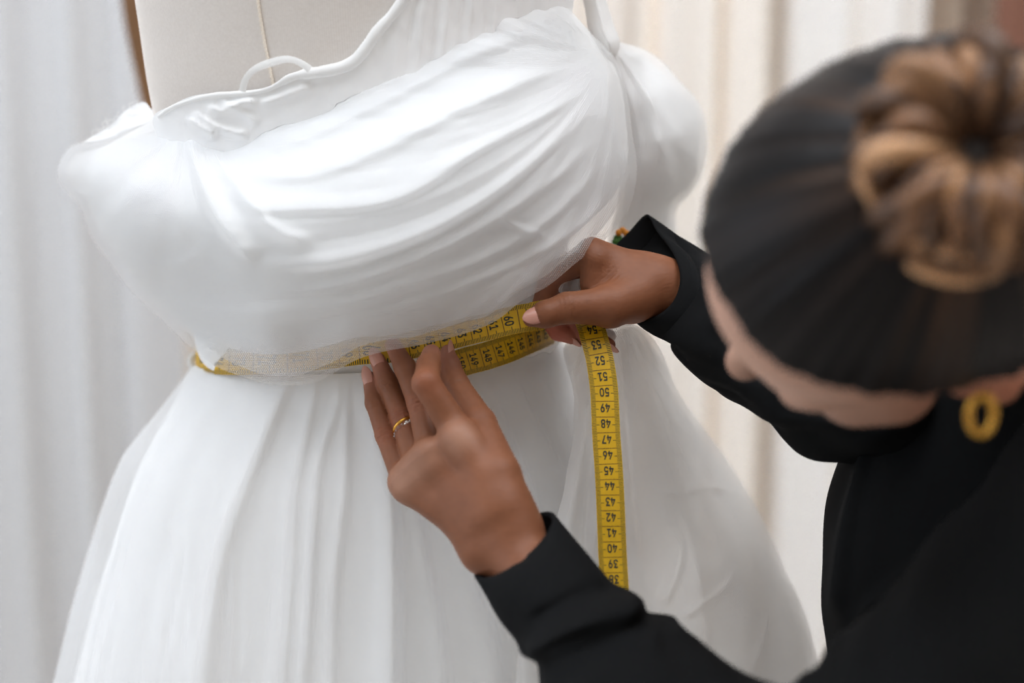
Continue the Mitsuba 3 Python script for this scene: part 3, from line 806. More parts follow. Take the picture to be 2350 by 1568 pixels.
def numeral(txt):
    if txt not in DIG:
        m = meshkit.text_mesh(txt, 1.0, 0.01, bold=True)
        v, f = np.array(m.vertices), np.array(m.faces)
        top = np.abs(v[f][:, :, 2].mean(1) - 0.01) < 1e-6
        w = v[:, 0].max() + v[:, 0].min()
        h = v[:, 1].max() + v[:, 1].min()
        DIG[txt] = (v[:, :2] - [w / 2, h / 2], f[top])
    return DIG[txt]


def print_numbers(S, values, face):
    P, W, u, tn, w = S
    o = np.argsort(u)
    out = []
    for n in values:
        v, f = numeral(str(n))
        hh = 0.52 if n < 100 else 0.47        # height of a digit along the tape, in centimetres
        wide = 0.36 if n < 100 else 0.30      # narrower digits
        uu = (n - 0.42) - v[:, 1] * hh
        ww = -v[:, 0] * wide * 0.01
        f_ = lambda A: np.stack([np.interp(uu, u[o], A[o, k]) for k in range(3)], 1)
        Q, WW, TT = f_(P), f_(W), f_(tn)
        nn = np.cross(WW, TT)
        nn *= np.sign((nn * (CAM - Q)).sum(1))[:, None]
        out.append((Q + WW * ww[:, None] + nn * 0.00035, f))
    return out


nums = print_numbers(wrapS, range(60, 76), 1) + print_numbers(wrapS, range(140, 151), 1) + print_numbers(hangS, range(31, 55), 1)
put('tape_measure__printed_number', join(nums), 'tape_ink', False, label='printed black centimetre numbers')

# ------------------------------------------------------------------ the woman
tag('person', 'woman in a black jacket with a dark bun, bending down to measure the dress waist', 'person')


def paint_skin(v, redder=()):
    f = meshkit.fbm(v * 55.0, 3, 3)
    g = meshkit.noise(v * 420.0, 5)
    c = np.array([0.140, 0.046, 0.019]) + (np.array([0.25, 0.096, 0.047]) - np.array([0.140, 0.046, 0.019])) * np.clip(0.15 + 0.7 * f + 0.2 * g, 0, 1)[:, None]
    for p, r, tint, k in redder:
        w = k * np.exp(-(np.linalg.norm(v - p, axis=1) / r) ** 2)[:, None]
        c = c * (1 - w) + np.array(tint) * w
    return c


PINK = (0.47, 0.205, 0.15)
RED = (0.27, 0.085, 0.045)
PALE = (0.52, 0.30, 0.215)
LIT_FACE = (0.74, 0.47, 0.37)  # forehead tone lifted: window light put into the skin colour


def hand_field(palm, fingers, k_palm, k_root, grooves=()):
    def f(P):
        P = P.astype(np.float64)
        d = None
        for (a, ra), (b, rb) in palm:
            q = round_cone(P, a, b, ra, rb)
            d = q if d is None else smin(d, q, k_palm)
        out = d
        for chain in fingers:
            q = None
            for (a, ra), (b, rb) in zip(chain[:-1], chain[1:]):
                e = round_cone(P, a, b, ra, rb)
                q = e if q is None else smin(q, e, 0.0022)
            out = smin(out, smin(d, q, k_root), 0.0014)
        for c, r, depth, ax in grooves:
            w = P - c
            out = out + depth * np.exp(-((np.linalg.norm(w, axis=1) / r) ** 2)) * np.cos(w @ ax * 2 * np.pi / 0.0026)
        return out
    return f


def nail(key, base, tip, normal, length, width, label=None):
    """A fingernail: a curved plate near the tip of a finger, lifted along the normal."""
    ax = tip - base
    ax /= np.linalg.norm(ax)
    n = normal - ax * (normal @ ax)
    n /= np.linalg.norm(n)
    s = np.cross(ax, n)
    u, w = np.meshgrid(np.linspace(-0.5, 0.5, 15), np.linspace(-1, 1, 11), indexing='ij')
    half = width / 2 * np.clip(1 - np.clip((u - 0.02) / 0.50, 0, 1) ** 2.0, 0.06, 1) ** .7 * np.sqrt(np.clip(1 - np.clip((-u - 0.14) / 0.37, 0, 1) ** 2, 0.03, 1))
    x = half * w
    lift = -(x / (width / 2)) ** 2 * width * 0.20 - 0.0006 * (u * 2) ** 2
    out = tip + ax * (u * length)[..., None] + s * x[..., None] + n * lift[..., None]
    under = out - n * 0.0005
    g = np.concatenate([out, under[:, ::-1]], 1)
    put(key, (g.reshape(-1, 3), grid_faces(15, 22, True)), 'nail', True, label=label)


# left hand: back of the hand to the camera, fingers up on the waist
LW1, LW2 = J(1112, 1262, 1.148, 46), J(1178, 1212, 1.142, 50)
pk = [J(928, 1108, 1.183, 27.9), J(885, 1000, 1.204, 23.4), J(860, 925, 1.213, 21.6), J(848, 868, 1.219, 16.2)]
rg = [J(960, 1075, 1.178, 30.6), J(922, 955, 1.203, 27.0), J(890, 880, 1.212, 24.3), J(866, 826, 1.217, 18.0)]
md = [J(990, 1045, 1.171, 32.4), J(962, 925, 1.190, 27.9), J(930, 845, 1.204, 25.2), J(902, 792, 1.211, 18.9)]
ix = [J(1058, 1005, 1.160, 38.0), J(978, 880, 1.160, 32.3), J(984, 838, 1.176, 27.5), J(990, 812, 1.188, 21.8)]
tb_ = [J(1140, 1090, 1.150, 56), J(1098, 975, 1.176, 42), J(1046, 885, 1.196, 31), J(1030, 838, 1.204, 26), J(1027, 808, 1.206, 17)]
Lpalm = [(LW1, LW2), (J(1085, 1212, 1.155, 44), pk[0]), (J(1105, 1195, 1.149, 46), rg[0]), (J(1125, 1180, 1.145, 48), md[0]), (J(1150, 1165, 1.144, 48), ix[0]), (LW1, J(1085, 1212, 1.155, 44)), (LW2, J(1150, 1165, 1.144, 48)), (LW2, J(1140, 1100, 1.150, 52)), (J(1150, 1240, 1.150, 66), J(1330, 1420, 1.100, 78)),
         (J(1120, 1150, 1.150, 44), J(1090, 1020, 1.172, 40))]
# knuckles
Lknuck = [(J(924, 1102, 1.1755, 25), J(932, 1118, 1.1740, 23)), (J(956, 1070, 1.1690, 27), J(966, 1088, 1.1680, 25)), (J(986, 1040, 1.1600, 29), J(998, 1062, 1.1590, 26)), (J(1050, 1004, 1.1530, 30), J(1070, 1030, 1.1525, 27)),
          (J(932, 1118, 1.176, 16), J(1085, 1215, 1.1475, 14)), (J(968, 1090, 1.171, 17), J(1105, 1198, 1.141, 14)), (J(1002, 1066, 1.1625, 17), J(1128, 1182, 1.1365, 15)), (J(1070, 1030, 1.151, 18), J(1152, 1166, 1.136, 15))]
upv = UP * 0.9 - RIGHT * 0.4
ax_l = (pk[1][0] - pk[2][0]) / np.linalg.norm(pk[1][0] - pk[2][0])
gro = [(pk[1][0] - FWD * .006, 0.0065, 0.0007, ax_l), (rg[1][0] - FWD * .007, 0.0075, 0.0008, ax_l), (pk[2][0] - FWD * .006, 0.004, 0.0004, ax_l), (rg[2][0] - FWD * .006, 0.005, 0.0005, ax_l), (md[1][0] - FWD * .007, 0.007, 0.0006, ax_l), (tb_[2][0] - FWD * .007, 0.007, 0.0003, (tb_[1][0] - tb_[2][0]) / np.linalg.norm(tb_[1][0] - tb_[2][0]))]
fl_ = hand_field(Lpalm + Lknuck, [pk, rg, md, ix, tb_], 0.010, 0.0045, gro)
pts = np.array([j[0] for c in (pk, rg, md, ix, tb_) for j in c] + [LW1[0], LW2[0], J(1330, 1420, 1.100, 78)[0]])
left_hand = tidy(surface(fl_, pts.min(0) - 0.022, pts.max(0) + 0.022, 0.0010), 0)
nl = UP * 0.35 - FWD
nail('person__fingernail', pk[2][0] + (nl - RIGHT * .45) * 0.0042, pk[3][0] + (nl - RIGHT * .45) * 0.0044, nl - RIGHT * .45, 0.0135, 0.0070, 'pale pink almond fingernail of the little finger')
nail('person__fingernail_001', rg[2][0] + (nl - RIGHT * .15) * 0.0050, rg[3][0] + (nl - RIGHT * .15) * 0.0051, nl - RIGHT * .15, 0.0140, 0.0082, 'pale pink almond fingernail of the ring finger')
nail('person__fingernail_002', tb_[3][0] + (RIGHT * 1.0 - FWD * .5) * 0.0050, tb_[4][0] + (RIGHT * 1.0 - FWD * .5) * 0.0042, RIGHT * 1.0 - FWD * .5, 0.0160, 0.0085, 'pale pointed nail of the left thumb')

# right hand: thumb towards the camera, fingers curled round the tape
tR = [J(1470, 678, 1.222, 50), J(1400, 703, 1.208, 46), J(1302, 707, 1.200, 36), J(1250, 722, 1.196, 31), J(1219, 731, 1.194, 20)]
iR = [J(1358, 582, 1.226, 33), J(1264, 636, 1.243, 29), J(1246, 712, 1.246, 27), J(1282, 760, 1.241, 22), J(1312, 776, 1.239, 15)]
mR = [J(1390, 608, 1.246, 36), J(1300, 634, 1.262, 31), J(1268, 726, 1.258, 27), J(1352, 772, 1.238, 25), J(1398, 792, 1.229, 15)]
gR = [J(1412, 640, 1.264, 36), J(1325, 650, 1.284, 30), J(1300, 735, 1.284, 26), J(1370, 765, 1.274, 22), J(1398, 772, 1.272, 16)]
pR = [J(1430, 670, 1.276, 33), J(1360, 690, 1.296, 26), J(1340, 740, 1.296, 22), J(1380, 755, 1.288, 18)]
RW = J(1545, 665, 1.238, 54)
Rpalm = [(RW, J(1475, 640, 1.236, 50)), (J(1495, 640, 1.232, 46), iR[0]), (J(1500, 650, 1.244, 46), mR[0]), (J(1500, 660, 1.254, 44), gR[0]), (J(1500, 672, 1.258, 42), pR[0]), (J(1490, 655, 1.228, 50), tR[1]), (RW, J(1760, 860, 1.20, 62)), (J(1500, 665, 1.232, 54), J(1450, 690, 1.226, 48)), (J(1362, 600, 1.219, 22), J(1350, 655, 1.219, 11)), (J(1420, 640, 1.224, 34), J(1360, 650, 1.224, 16))]
axr = (tR[1][0] - tR[2][0]) / np.linalg.norm(tR[1][0] - tR[2][0])
groR = [(tR[2][0] - FWD * .008, 0.008, 0.00035, axr), (at(1405, 645, 1.216), 0.008, 0.0003, (RIGHT - UP) / 1.414)]
fr2 = hand_field(Rpalm, [tR, iR, mR, gR, pR], 0.010, 0.005, groR)
pts = np.array([j[0] for c in (tR, iR, mR, gR, pR) for j in c] + [RW[0], J(1760, 860, 1.20, 62)[0]])
right_hand = tidy(surface(fr2, pts.min(0) - 0.022, pts.max(0) + 0.022, 0.0010), 0)
nt = -FWD + UP * 0.25
nail('person__fingernail_003', tR[3][0] + nt * 0.0072, tR[4][0] + nt * 0.0062 + (tR[3][0] - tR[4][0]) * .30, nt, 0.0160, 0.0104, 'pale pink almond nail of the right thumb')
nail('person__fingernail_004', iR[3][0] + (UP * -.9 - FWD * .5) * .004, iR[4][0] + (UP * -.9 - FWD * .5) * .0035, UP * -.9 - FWD * .5, 0.012, 0.007)
nail('person__fingernail_005', mR[3][0] + (UP * -.7 - FWD * .7) * .004, mR[4][0] + (UP * -.7 - FWD * .7) * .0035, UP * -.7 - FWD * .7, 0.013, 0.007)

# head, bowed: local axes forward, left, up
HC = at(2056, 570, 0.975)


def cam_vec(x, y, z):
    v = x * RIGHT + y * UP - z * FWD
    return v / np.linalg.norm(v)


HF = cam_vec(-.786, -.499, -.357)
HL = cam_vec(.42, -.86, .29)
HL = HL - HF * (HL @ HF)
HL /= np.linalg.norm(HL)
HT = np.cross(HF, HL)
HM = np.stack([HF, HL, HT])               # rows: local axes in the world


def hw(p):
    return HC + np.asarray(p, float) @ HM


def head_field(P):
    q = (P - HC) @ HM.T
    m = np.stack([q[:, 0], np.abs(q[:, 1]), q[:, 2]], 1)      # the face is symmetrical
    d = ellipsoid(q, (-.008, 0, .022), (.097, .076, .086))
    d = smin(d, ellipsoid(q, (.034, 0, -.040), (.060, .058, .080)), .02)
    d = smin(d, round_cone(m, (.005, .046, -.070), (.070, .012, -.104), .020, .020), .022)
    d = smin(d, round_cone(m, (.078, .0, .008), (.068, .040, .006), .014, .012), .012)       # brow
    d = smin(d, round_cone(m, (.058, .044, -.034), (.040, .055, -.030), .020, .018), .016)   # cheekbone
    eye = np.linalg.norm(m - np.array([.090, .032, -.016]), axis=1) - .0135
    d = -smin(-d, eye, .010)
    lid = np.maximum(np.linalg.norm(m - np.array([.078, .032, -.016]), axis=1) - .0132, -(m[:, 2] + .0215))
    d = smin(d, lid, .0015)
    d = np.minimum(d, smin(d, round_cone(q, (.088, 0, -.006), (.106, 0, -.040), .0075, .0105), .010))
    d = smin(d, round_cone(m, (.096, .0, -.043), (.094, .012, -.045), .0085, .0065), .005)
    d = smin(d, round_cone(m, (.090, .0, -.068), (.083, .019, -.071), .0062, .0035), .004)   # upper lip
    d = smin(d, round_cone(m, (.087, .0, -.079), (.081, .017, -.076), .0068, .0035), .004)   # lower lip
    d = smin(d, round_cone(q, (-.022, 0, -.055), (-.055, 0, -.185), .052, .056), .03)
    # ears
    e = m - np.array([-.006, .0775, -.012])
    tilt = np.array([[.95, -.28, -.1], [.25, .94, 0.0], [.1, 0, .99]])
    e = e @ tilt.T
    ear = np.linalg.norm(e / np.array([.0185, .0075, .031]), axis=1)
    ear = (ear - 1) * .0075
    bowl = np.linalg.norm((e - np.array([.003, .006, .002])) / np.array([.0105, .006, .019]), axis=1)
    ear = -smin(-ear, (bowl - 1) * .006, .002)
    lobe = np.linalg.norm(e - np.array([.004, .001, -.028]), axis=1) - .0085
    ear = smin(ear, lobe, .006)
    return smin(d, ear, .004)


head = tidy(surface(head_field, HC - 0.235, HC + 0.235, 0.0020), 0)
# trunk, shoulders and upper arms under the jacket, one surface down to the forearms
NB = hw((-.06, 0, -.20))
SL, SR = at(2620, 1100, 1.12), at(2330, 640, 1.28)
HIP = at(2650, 2300, 1.30)
ELB_L, ELB_R = at(1800, 1820, .99), at(1965, 925, 1.182)


def trunk_field(P):
    d = round_cone(P, NB, (SL + SR) / 2 + FWD * .02, .050, .075)
    d = smin(d, round_cone(P, SL, SR, .048, .045), .05)
    d = smin(d, round_cone(P, (SL + SR) / 2, HIP, .080, .10), .05)
    d = smin(d, round_cone(P, SL, ELB_L, .038, .028), .02)
    d = smin(d, round_cone(P, SR, ELB_R, .038, .026), .02)
    d = smin(d, round_cone(P, ELB_L, J(1330, 1420, 1.100, 78)[0], .030, .018), .01)
    d = smin(d, round_cone(P, ELB_R, J(1760, 860, 1.20, 62)[0], .024, .015), .01)
    return d


pts = np.array([NB, SL, SR, HIP, ELB_L, ELB_R, J(1330, 1420, 1.100, 78)[0], J(1760, 860, 1.20, 62)[0]])
trunk = tidy(surface(trunk_field, pts.min(0) - .15, pts.max(0) + .15, 0.008, 8), 2)
try:
    import manifold3d
    ms = [manifold3d.Manifold(manifold3d.Mesh(np.asarray(v, np.float32), np.asarray(f, np.uint32))) for v, f in (trunk, head, left_hand, right_hand)]
    if any(m.is_empty() for m in ms):
        raise ValueError('open mesh')
    u = manifold3d.Manifold.batch_boolean(ms, manifold3d.OpType.Add)
    um = u.to_mesh()
    body = (np.array(um.vert_properties[:, :3], float), np.array(um.tri_verts, int))
    print('body is one surface', len(body[0]))
except Exception as err:
    print('body joined by concatenation', err)
    body = join([trunk, head, left_hand, right_hand])
red = [(c[-1][0], 0.010, PINK, .55) for c in (pk, rg, md, ix, tb_, iR, mR, gR)]
red += [(c[1][0] - FWD * .006, 0.009, RED, .45) for c in (pk, rg, md, ix)] + [(c[0][0] - FWD * .012, 0.009, PALE, .6) for c in (pk, rg, md, ix)]
red += [(iR[3][0], 0.012, (.62, .16, .12), .6), (mR[2][0], .01, PINK, .4), (iR[1][0], .012, PINK, .5), (hw((-.006, .085, -.015)), 0.03, (.58, .20, .12), .6)]
red += [(hw((.07, 0, .02)), .085, LIT_FACE, .85)]
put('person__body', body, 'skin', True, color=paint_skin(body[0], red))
for k, s in enumerate((1, -1)):
    put('person__eye' + (f'_{k:03d}' if k else ''), trimesh.creation.icosphere(3, 0.0118).apply_translation(hw((.078, .032 * s, -.016))), 'eye_white', True)

# hair cap, swept back to the bun
BUN = hw((-.062, .010, .097))
BN = hw((-.060, .006, .097)) - hw((-.014, 0, .010))
BN /= np.linalg.norm(BN)


def hair_coords(P):
    """Angle round the bun's axis (the way strands run towards it) and the distance from the axis."""
    a = np.cross(BN, UP)
    a /= np.linalg.norm(a)
    b = np.cross(BN, a)
    w = P - BUN
    return np.arctan2(w @ b, w @ a), np.sqrt((w @ a) ** 2 + (w @ b) ** 2)


def streak(ang, seed, k):
    return meshkit.noise(np.stack([np.cos(ang) * k, np.sin(ang) * k, np.full_like(ang, seed)], -1), 9) - 0.5


def hair_field(P):
    q = (P - HC) @ HM.T
    d = ellipsoid(q, (-.010, 0, .022), (.108, .0865, .098))
    tmin = np.interp(q[:, 0], [-.12, -.06, -.044, -.032, -.020, -.009, .002, .015, .027, .043, .054, .062, .067, .080], [-.085, -.080, -.045, -.015, .011, .033, .040, .048, .059, .068, .074, .081, .094, .11])
    cut = (tmin - q[:, 2]) * .8
    ang, r = hair_coords(P)
    rel = .0022 * streak(ang, 1.0, 9) + .0014 * streak(ang, 2.0, 24) + .0008 * streak(ang, 3.0, 60)
    return -smin(-d, -cut, .008) + rel


hv, hf = tidy(surface(hair_field, HC - 0.14, HC + 0.14, 0.0020), 0)
ang, rr = hair_coords(hv)
t = np.clip(0.5 + 1.2 * streak(ang, 5.0, 14) + 0.9 * streak(ang, 6.0, 45), 0, 1)
near = np.exp(-((rr - .045) / .030) ** 2)
hc = np.array([.0065, .0058, .0062]) + t[:, None] * np.array([.012, .010, .010]) + (near * np.clip(1.6 * streak(ang, 7.0, 11), 0, 1))[:, None] * np.array([.09, .045, .022])
put('person__hair', (hv, hf), 'hair_paint', True, color=hc, label='smooth dark hair pulled back')
# the bun: looping locks round a dark centre
ba = np.cross(BN, UP)
ba /= np.linalg.norm(ba)
bb = np.cross(BN, ba)
bv, bf, bc = [], [], []
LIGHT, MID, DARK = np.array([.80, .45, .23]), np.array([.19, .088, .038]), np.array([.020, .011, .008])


def lock(c, r, col0, col1, sides=9):
    v, f = tube(c, r, sides)
    s = np.linspace(0, 1, len(v))[:, None]
    h = 0.75 + 0.5 * meshkit.noise(v * np.array([900.0, 900.0, 900.0]), 2)[:, None]
    mixc = np.sin(np.pi * s) ** 1.5
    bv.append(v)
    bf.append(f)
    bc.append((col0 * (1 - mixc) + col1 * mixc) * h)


for k in range(150):
    a0 = 2 * np.pi * rng.random()
    big = rng.uniform(.028, .048)
    hgt = rng.uniform(.012, .034)
    swirl = rng.uniform(-.5, .9)
    ts = np.linspace(0, 1, 16)
    rad = .006 + (big - .006) * np.sin(ts * np.pi * .62) / math.sin(math.pi * .62) * np.where(ts > .8, 1 - .9 * (ts - .8), 1)
    up_ = hgt * (np.sin(np.pi * (ts * .95 + .03)) ** .8) + .006 - .024 * ts ** 2
    an = a0 + swirl * ts
    c = BUN + BN * (.004 + up_)[:, None] + (rad * np.cos(an))[:, None] * ba + (rad * np.sin(an))[:, None] * bb
    wt = rng.uniform(.0022, .0062) * (0.55 + 0.45 * np.sin(np.pi * ts))
    tone = rng.random()
    lite = np.clip(rng.normal(.30, .38), 0, 1)
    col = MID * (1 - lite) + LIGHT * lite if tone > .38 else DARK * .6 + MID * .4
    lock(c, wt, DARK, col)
for k in range(70):                                # strands wound round the base
    a0 = 2 * np.pi * rng.random()
    ts = np.linspace(0, 1, 14)
    an = a0 + rng.uniform(.8, 1.8) * ts
    rad = rng.uniform(.035, .046) + .003 * np.sin(3 * ts)
    hgt = rng.uniform(-.016, .010)
    c = BUN + BN * (hgt + .008 * np.sin(np.pi * ts))[:, None] + (rad * np.cos(an))[:, None] * ba + (rad * np.sin(an))[:, None] * bb
    lock(c, rng.uniform(.0015, .0040) * (.5 + .5 * np.sin(np.pi * ts)), DARK, MID if rng.random() > .35 else LIGHT * .8)
core = trimesh.creation.icosphere(3, 1.0)
cv = np.array(core.vertices) * [.040, .040, .020]
bv.append(BUN + cv[:, :1] * ba + cv[:, 1:2] * bb + cv[:, 2:] * BN)
bf.append(np.array(core.faces))
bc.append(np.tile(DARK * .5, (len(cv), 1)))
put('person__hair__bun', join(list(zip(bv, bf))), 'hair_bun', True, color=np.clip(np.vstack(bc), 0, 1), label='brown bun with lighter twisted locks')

# earring: a small gold oval hoop
E0 = at(2252, 952, .915)
th_ = np.linspace(0, 2 * np.pi, 60, endpoint=False)
hx = cam_vec(.93, .0, .36)
ring = E0 + (0.0056 * np.cos(th_))[:, None] * hx + (0.0094 * np.sin(th_))[:, None] * np.array([0, 0, 1.0])
v, f = tube(np.vstack([ring, ring[:2]]), .0019, 12, False)
put('earring', (v, f), 'gold_warm', True)
tag('earring', 'chunky gold hoop earring hanging from the woman\'s left ear', 'earring')


def loft(rings, nu, nv, caps=True):
    """A closed-ring loft: rings (list of point rows) smoothed both ways."""
    R = np.array([curve(r, nv, True) for r in rings])
    s = np.concatenate([[0], np.cumsum(np.linalg.norm(np.diff(R.mean(1), axis=0), axis=1))])
    G = CubicSpline(s, R)(np.linspace(0, s[-1], nu))
    return G


def oval(px, py, d, ang, a_px, b_m, n=10, lean=0.0):
    """Ring of a sleeve: its long half-axis a_px lies in the picture at angle ang, the other runs along the view; lean tips it."""
    c = at(px, py, d)
    u = (math.cos(ang) * RIGHT + math.sin(ang) * UP) * a_px * d / FOC
    w = -FWD * b_m + lean * (math.sin(ang) * RIGHT - math.cos(ang) * UP) * b_m
    t = np.linspace(0, 2 * np.pi, n, endpoint=False)
    return c + np.cos(t)[:, None] * u + np.sin(t)[:, None] * w


def cloth_tube(key, rings, nu, nv, seed, wrinkle, label=None, folds=None, lip=0.004):
    G = loft(rings, nu, nv)
    cen = G.mean(1, keepdims=True)
    out = G - cen
    rad = np.linalg.norm(out, axis=2, keepdims=True)
    out = out / np.maximum(rad, 1e-9)
    P = G.reshape(-1, 3)
    s = np.repeat(np.linspace(0, 1, nu), nv)
    k = np.tile(np.linspace(0, 2 * np.pi, nv, endpoint=False), nu)
    L = np.linalg.norm(np.diff(cen[:, 0], axis=0), axis=1).sum()
    nn = meshkit.noise(np.stack([np.cos(k) * 1.6, np.sin(k) * 1.6, s * L * 26], -1), seed) - .5
    n2_ = meshkit.noise(np.stack([np.cos(k + s * 6) * 2.2, np.sin(k + s * 6) * 2.2, s * L * 34], -1), seed + 1) - .5
    amp = wrinkle * (nn * .018 + n2_ * .008) * np.clip(s * L / .05 - .3, 0, 1)
    if folds is not None:
        x, y, d = pix(P)
        amp = amp + fold_field(x, y, folds) * np.clip(((-FWD * out.reshape(-1, 3)).sum(1) + .4) / .5, 0, 1)
    V = (P + out.reshape(-1, 3) * amp[:, None]).reshape(nu, nv, 3)
    first = V[0]
    c0 = first.mean(0)
    tdir = V[1].mean(0) - V[0].mean(0)
    tdir /= np.linalg.norm(tdir)
    o0 = (first - c0) / np.linalg.norm(first - c0, axis=1, keepdims=True)
    ins = [first - o0 * lip * .5 - tdir * lip * .35, first - o0 * lip + tdir * .001, first - o0 * lip + tdir * .03, first - o0 * lip * 1.3 + tdir * .07]
    V = np.concatenate([np.array(ins[::-1]), V], 0)
    v = V.reshape(-1, 3)
    f = grid_faces(len(V), nv, True)
    f = np.vstack([f[:, [0, 1, 2]], f[:, [0, 2, 3]]])
    put(key, (v, f), 'black_cloth', True, label=label)


pi = math.pi
SLEEVE_L_FOLDS = [([(1205, 1500), (1260, 1462), (1330, 1428), (1400, 1405), (1470, 1400)], 26, 11, .0), ([(1200, 1440), (1270, 1400), (1350, 1365), (1440, 1350)], 20, -5, 0), ([(1300, 1600), (1420, 1500), (1520, 1450)], 30, 6, .2)]
cloth_tube('person__sleeve', [oval(1182, 1254, 1.142, math.radians(38), 117, .030, lean=.25), oval(1215, 1300, 1.133, math.radians(36), 121, .034), oval(1262, 1362, 1.118, math.radians(32), 128, .037), oval(1312, 1415, 1.104, math.radians(28), 141, .042), oval(1338, 1440, 1.097, math.radians(24), 152, .045), oval(1356, 1460, 1.091, math.radians(24), 140, .041), oval(1384, 1492, 1.082, math.radians(28), 168, .047), oval(1420, 1540, 1.065, math.radians(35), 186, .050), oval(1550, 1675, 1.03, math.radians(48), 210, .055), oval(1725, 1780, .985, math.radians(62), 222, .060), oval(1890, 1760, .975, math.radians(95), 232, .062), oval(2060, 1660, .98, math.radians(125), 225, .065), oval(2260, 1470, 1.01, math.radians(125), 240, .070), oval(2560, 1180, 1.10, math.radians(128), 280, .085)],
           220, 120, 61, 0.5, 'left sleeve', SLEEVE_L_FOLDS)
open_ring = [at(1484, 492, 1.268), at(1446, 530, 1.272), at(1412, 568, 1.270), at(1416, 640, 1.262), at(1440, 715, 1.246), at(1470, 744, 1.228), at(1516, 728, 1.212), at(1552, 694, 1.206), at(1567, 648, 1.208), at(1560, 600, 1.222), at(1536, 556, 1.242), at(1506, 520, 1.258)]
cloth_tube('person__sleeve_001', [open_ring, [p + (at(1600, 700, 1.232) - at(1500, 630, 1.24)) * .45 for p in np.array(open_ring)], oval(1590, 710, 1.225, math.radians(60), 112, .036), oval(1660, 778, 1.215, math.radians(55), 100, .038), oval(1760, 850, 1.200, math.radians(55), 98, .040), oval(1860, 915, 1.185, math.radians(50), 96, .044), oval(1980, 960, 1.175, math.radians(65), 100, .048), oval(2120, 900, 1.19, math.radians(100), 130, .052), oval(2280, 760, 1.24, math.radians(120), 165, .06), oval(2420, 640, 1.27, math.radians(128), 200, .072)],
           160, 110, 67, .9, 'right sleeve', None, .003)
# jacket body
JL = [(2040, 640), (1985, 780), (1962, 880), (1948, 950), (1926, 1030), (1905, 1110), (1893, 1230), (1892, 1330), (1898, 1440), (1908, 1560), (1916, 1700), (1920, 1900), (1920, 2200)]
rings = []
for i, (x, y) in enumerate(JL):
    k = i / (len(JL) - 1.0)
    dp = 1.215 - .02 * k
    fx = x + 118 - 60 * np.clip((y - 950) / 450.0, 0, 1)
    rings.append([at(x, y, dp), at(x + .35 * (fx - x), y, dp - .035), at(fx, y + 2, dp - .066), at(fx + 70, y + 6, dp - .078), at(fx + 300, y + 10, dp - .115), at(fx + 600, y + 10, dp - .10), at(fx + 760, y, dp + .02), at(fx + 600, y, dp + .12), at(fx + 250, y, dp + .13), at(x + 90, y, dp + .07), at(x + 15, y, dp + .03)])
G = loft(rings, 120, 160)
P = G.reshape(-1, 3)
cen = np.repeat(G.mean(1), 160, 0)
out = P - cen
out /= np.linalg.norm(out, axis=1, keepdims=True)
x, y, d = pix(P)
JF = [([(1960, 1450), (2050, 1370), (2160, 1290), (2280, 1220), (2400, 1180)], 34, 14, .3), ([(1980, 1500), (2100, 1420), (2230, 1402), (2300, 1398)], 26, -9, 0), ([(2010, 960), (1985, 1060), (1962, 1160), (1945, 1300), (1935, 1450)], 16, 7, .3)]
nn = meshkit.fbm(P * 14, 2, 71) - .5
P = P + out * (fold_field(x, y, JF) + .012 * nn)[:, None]
nb_ = len(P)
f = grid_faces(120, 160, True)
f = np.vstack([f[:, [0, 1, 2]], f[:, [0, 2, 3]]])
jj = np.arange(160)


def yoke_field(Q):
    m_ = (SL + SR) / 2
    d = round_cone(Q, NB, m_ + FWD * .02, .050, .075)
    d = smin(d, round_cone(Q, SL, SR, .048, .045), .05)
    d = smin(d, round_cone(Q, m_, HIP, .080, .10), .05)
    d = smin(d, round_cone(Q, SL, SL + .6 * (ELB_L - SL), .040, .030), .02)
    d = smin(d, round_cone(Q, SR, SR + .5 * (ELB_R - SR), .040, .030), .02)
    d = d - .011
    return np.maximum(d, .082 - np.linalg.norm(Q - (NB + .3 * (HC - NB)), axis=1))


q_ = np.array([NB, SL, SR, HIP, SL + .6 * (ELB_L - SL)])
yoke = tidy(surface(yoke_field, q_.min(0) - .16, q_.max(0) + .16, 0.008, 8), 0)
P = np.vstack([P, G[0].mean(0)[None], G[-1].mean(0)[None]])
f = np.vstack([f, np.stack([jj * 0 + nb_, (jj + 1) % 160, jj], 1), np.stack([jj * 0 + nb_ + 1, 119 * 160 + jj, 119 * 160 + (jj + 1) % 160], 1)])
put('person__jacket', join([(P, f), yoke]), 'black_cloth', True, label='black jacket body')

# rings on the ring finger
mid = at(934, 985, 1.199)
axf = rg[0][0] - rg[1][0]
axf /= np.linalg.norm(axf)
r_ax = axf * .93 + (RIGHT * .30 - UP * .05)
r_ax /= np.linalg.norm(r_ax)
e1 = np.cross(r_ax, UP)
e1 /= np.linalg.norm(e1)
e2 = np.cross(r_ax, e1)


def reach(dirn):
    ts = np.linspace(0.003, 0.014, 60)
    q = fl_(mid + ts[:, None] * dirn)
    return ts[np.argmax(q > 0)] if (q > 0).any() else 0.009


ea = -FWD - r_ax * (-FWD @ r_ax)
ea /= np.linalg.norm(ea)
eb = np.cross(r_ax, ea)
RF = 0.0079
mid = mid + ea * (reach(ea) + 0.0002 - RF)


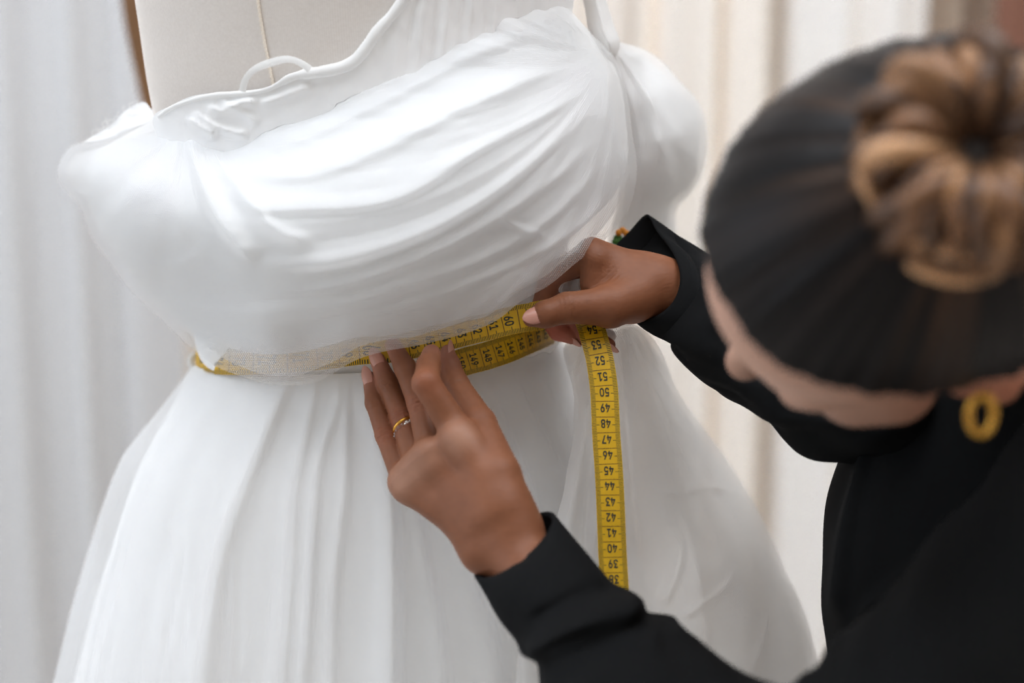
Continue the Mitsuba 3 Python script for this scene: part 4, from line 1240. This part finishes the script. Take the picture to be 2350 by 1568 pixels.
def band(c, radius, w, h, n=90):
    t = np.linspace(0, 2 * np.pi, n, endpoint=False)
    prof = [(-w, -h * .4), (-w * .8, h * .35), (-w * .4, h * .8), (0, h), (w * .4, h * .8), (w * .8, h * .35), (w, -h * .4)]
    rr_ = np.array([p[1] for p in prof]) + radius
    oo = np.array([p[0] for p in prof])
    dirs = np.cos(t)[:, None] * e1 + np.sin(t)[:, None] * e2
    v = c + dirs[:, None] * rr_[None, :, None] + r_ax * oo[None, :, None]
    vv = v.reshape(-1, 3)
    vv = np.vstack([vv, vv[:len(prof)]])
    return vv, grid_faces(n + 1, len(prof), True)


g_c, d_c = mid - r_ax * .0014, mid + r_ax * .0017
put('gold_ring', band(g_c, RF, .0012, .0007), 'gold_warm', True)
tag('gold_ring', 'plain gold wedding band on the left ring finger, nearer the fingertip than the stone ring', 'ring')
put('diamond_ring__band', band(d_c, RF, .0009, .0003), 'silver', True)
tag('diamond_ring', 'silver ring set with a row of small clear stones below the gold band', 'ring')
gem = trimesh.creation.icosphere(1, 0.00105)
for k in range(20):
    a = 2 * np.pi * k / 20
    p = d_c + (math.cos(a) * e1 + math.sin(a) * e2) * (RF + .0008)
    put('diamond_ring__stone' + (f'_{k:03d}' if k else ''), gem.copy().apply_translation(p), 'diamond', False)

# tiny flower trim seen behind the right cuff
fc = at(1428, 538, 1.30)
pet = [ (np.array(trimesh.creation.icosphere(2, 1.0).vertices) * [.0022, .0012, .0022] + at(1428 + 9 * math.cos(a), 538 - 9 * math.sin(a), 1.30), np.array(trimesh.creation.icosphere(2, 1.0).faces)) for a in (0.3, 1.5, 2.7)]
put('wedding_dress__flower_trim', join(pet), 'petal_orange', True, label='tiny orange flower trim')
lv_ = [(np.array(trimesh.creation.icosphere(2, 1.0).vertices) * [.0030, .0012, .0022] + at(1418 + dx, 546 + dy, 1.302), np.array(trimesh.creation.icosphere(2, 1.0).faces)) for dx, dy in ((0, 0), (9, 7), (-4, 9))]
put('wedding_dress__flower_trim__leaf', join(lv_), 'leaf_green', True, label='tiny green leaf')
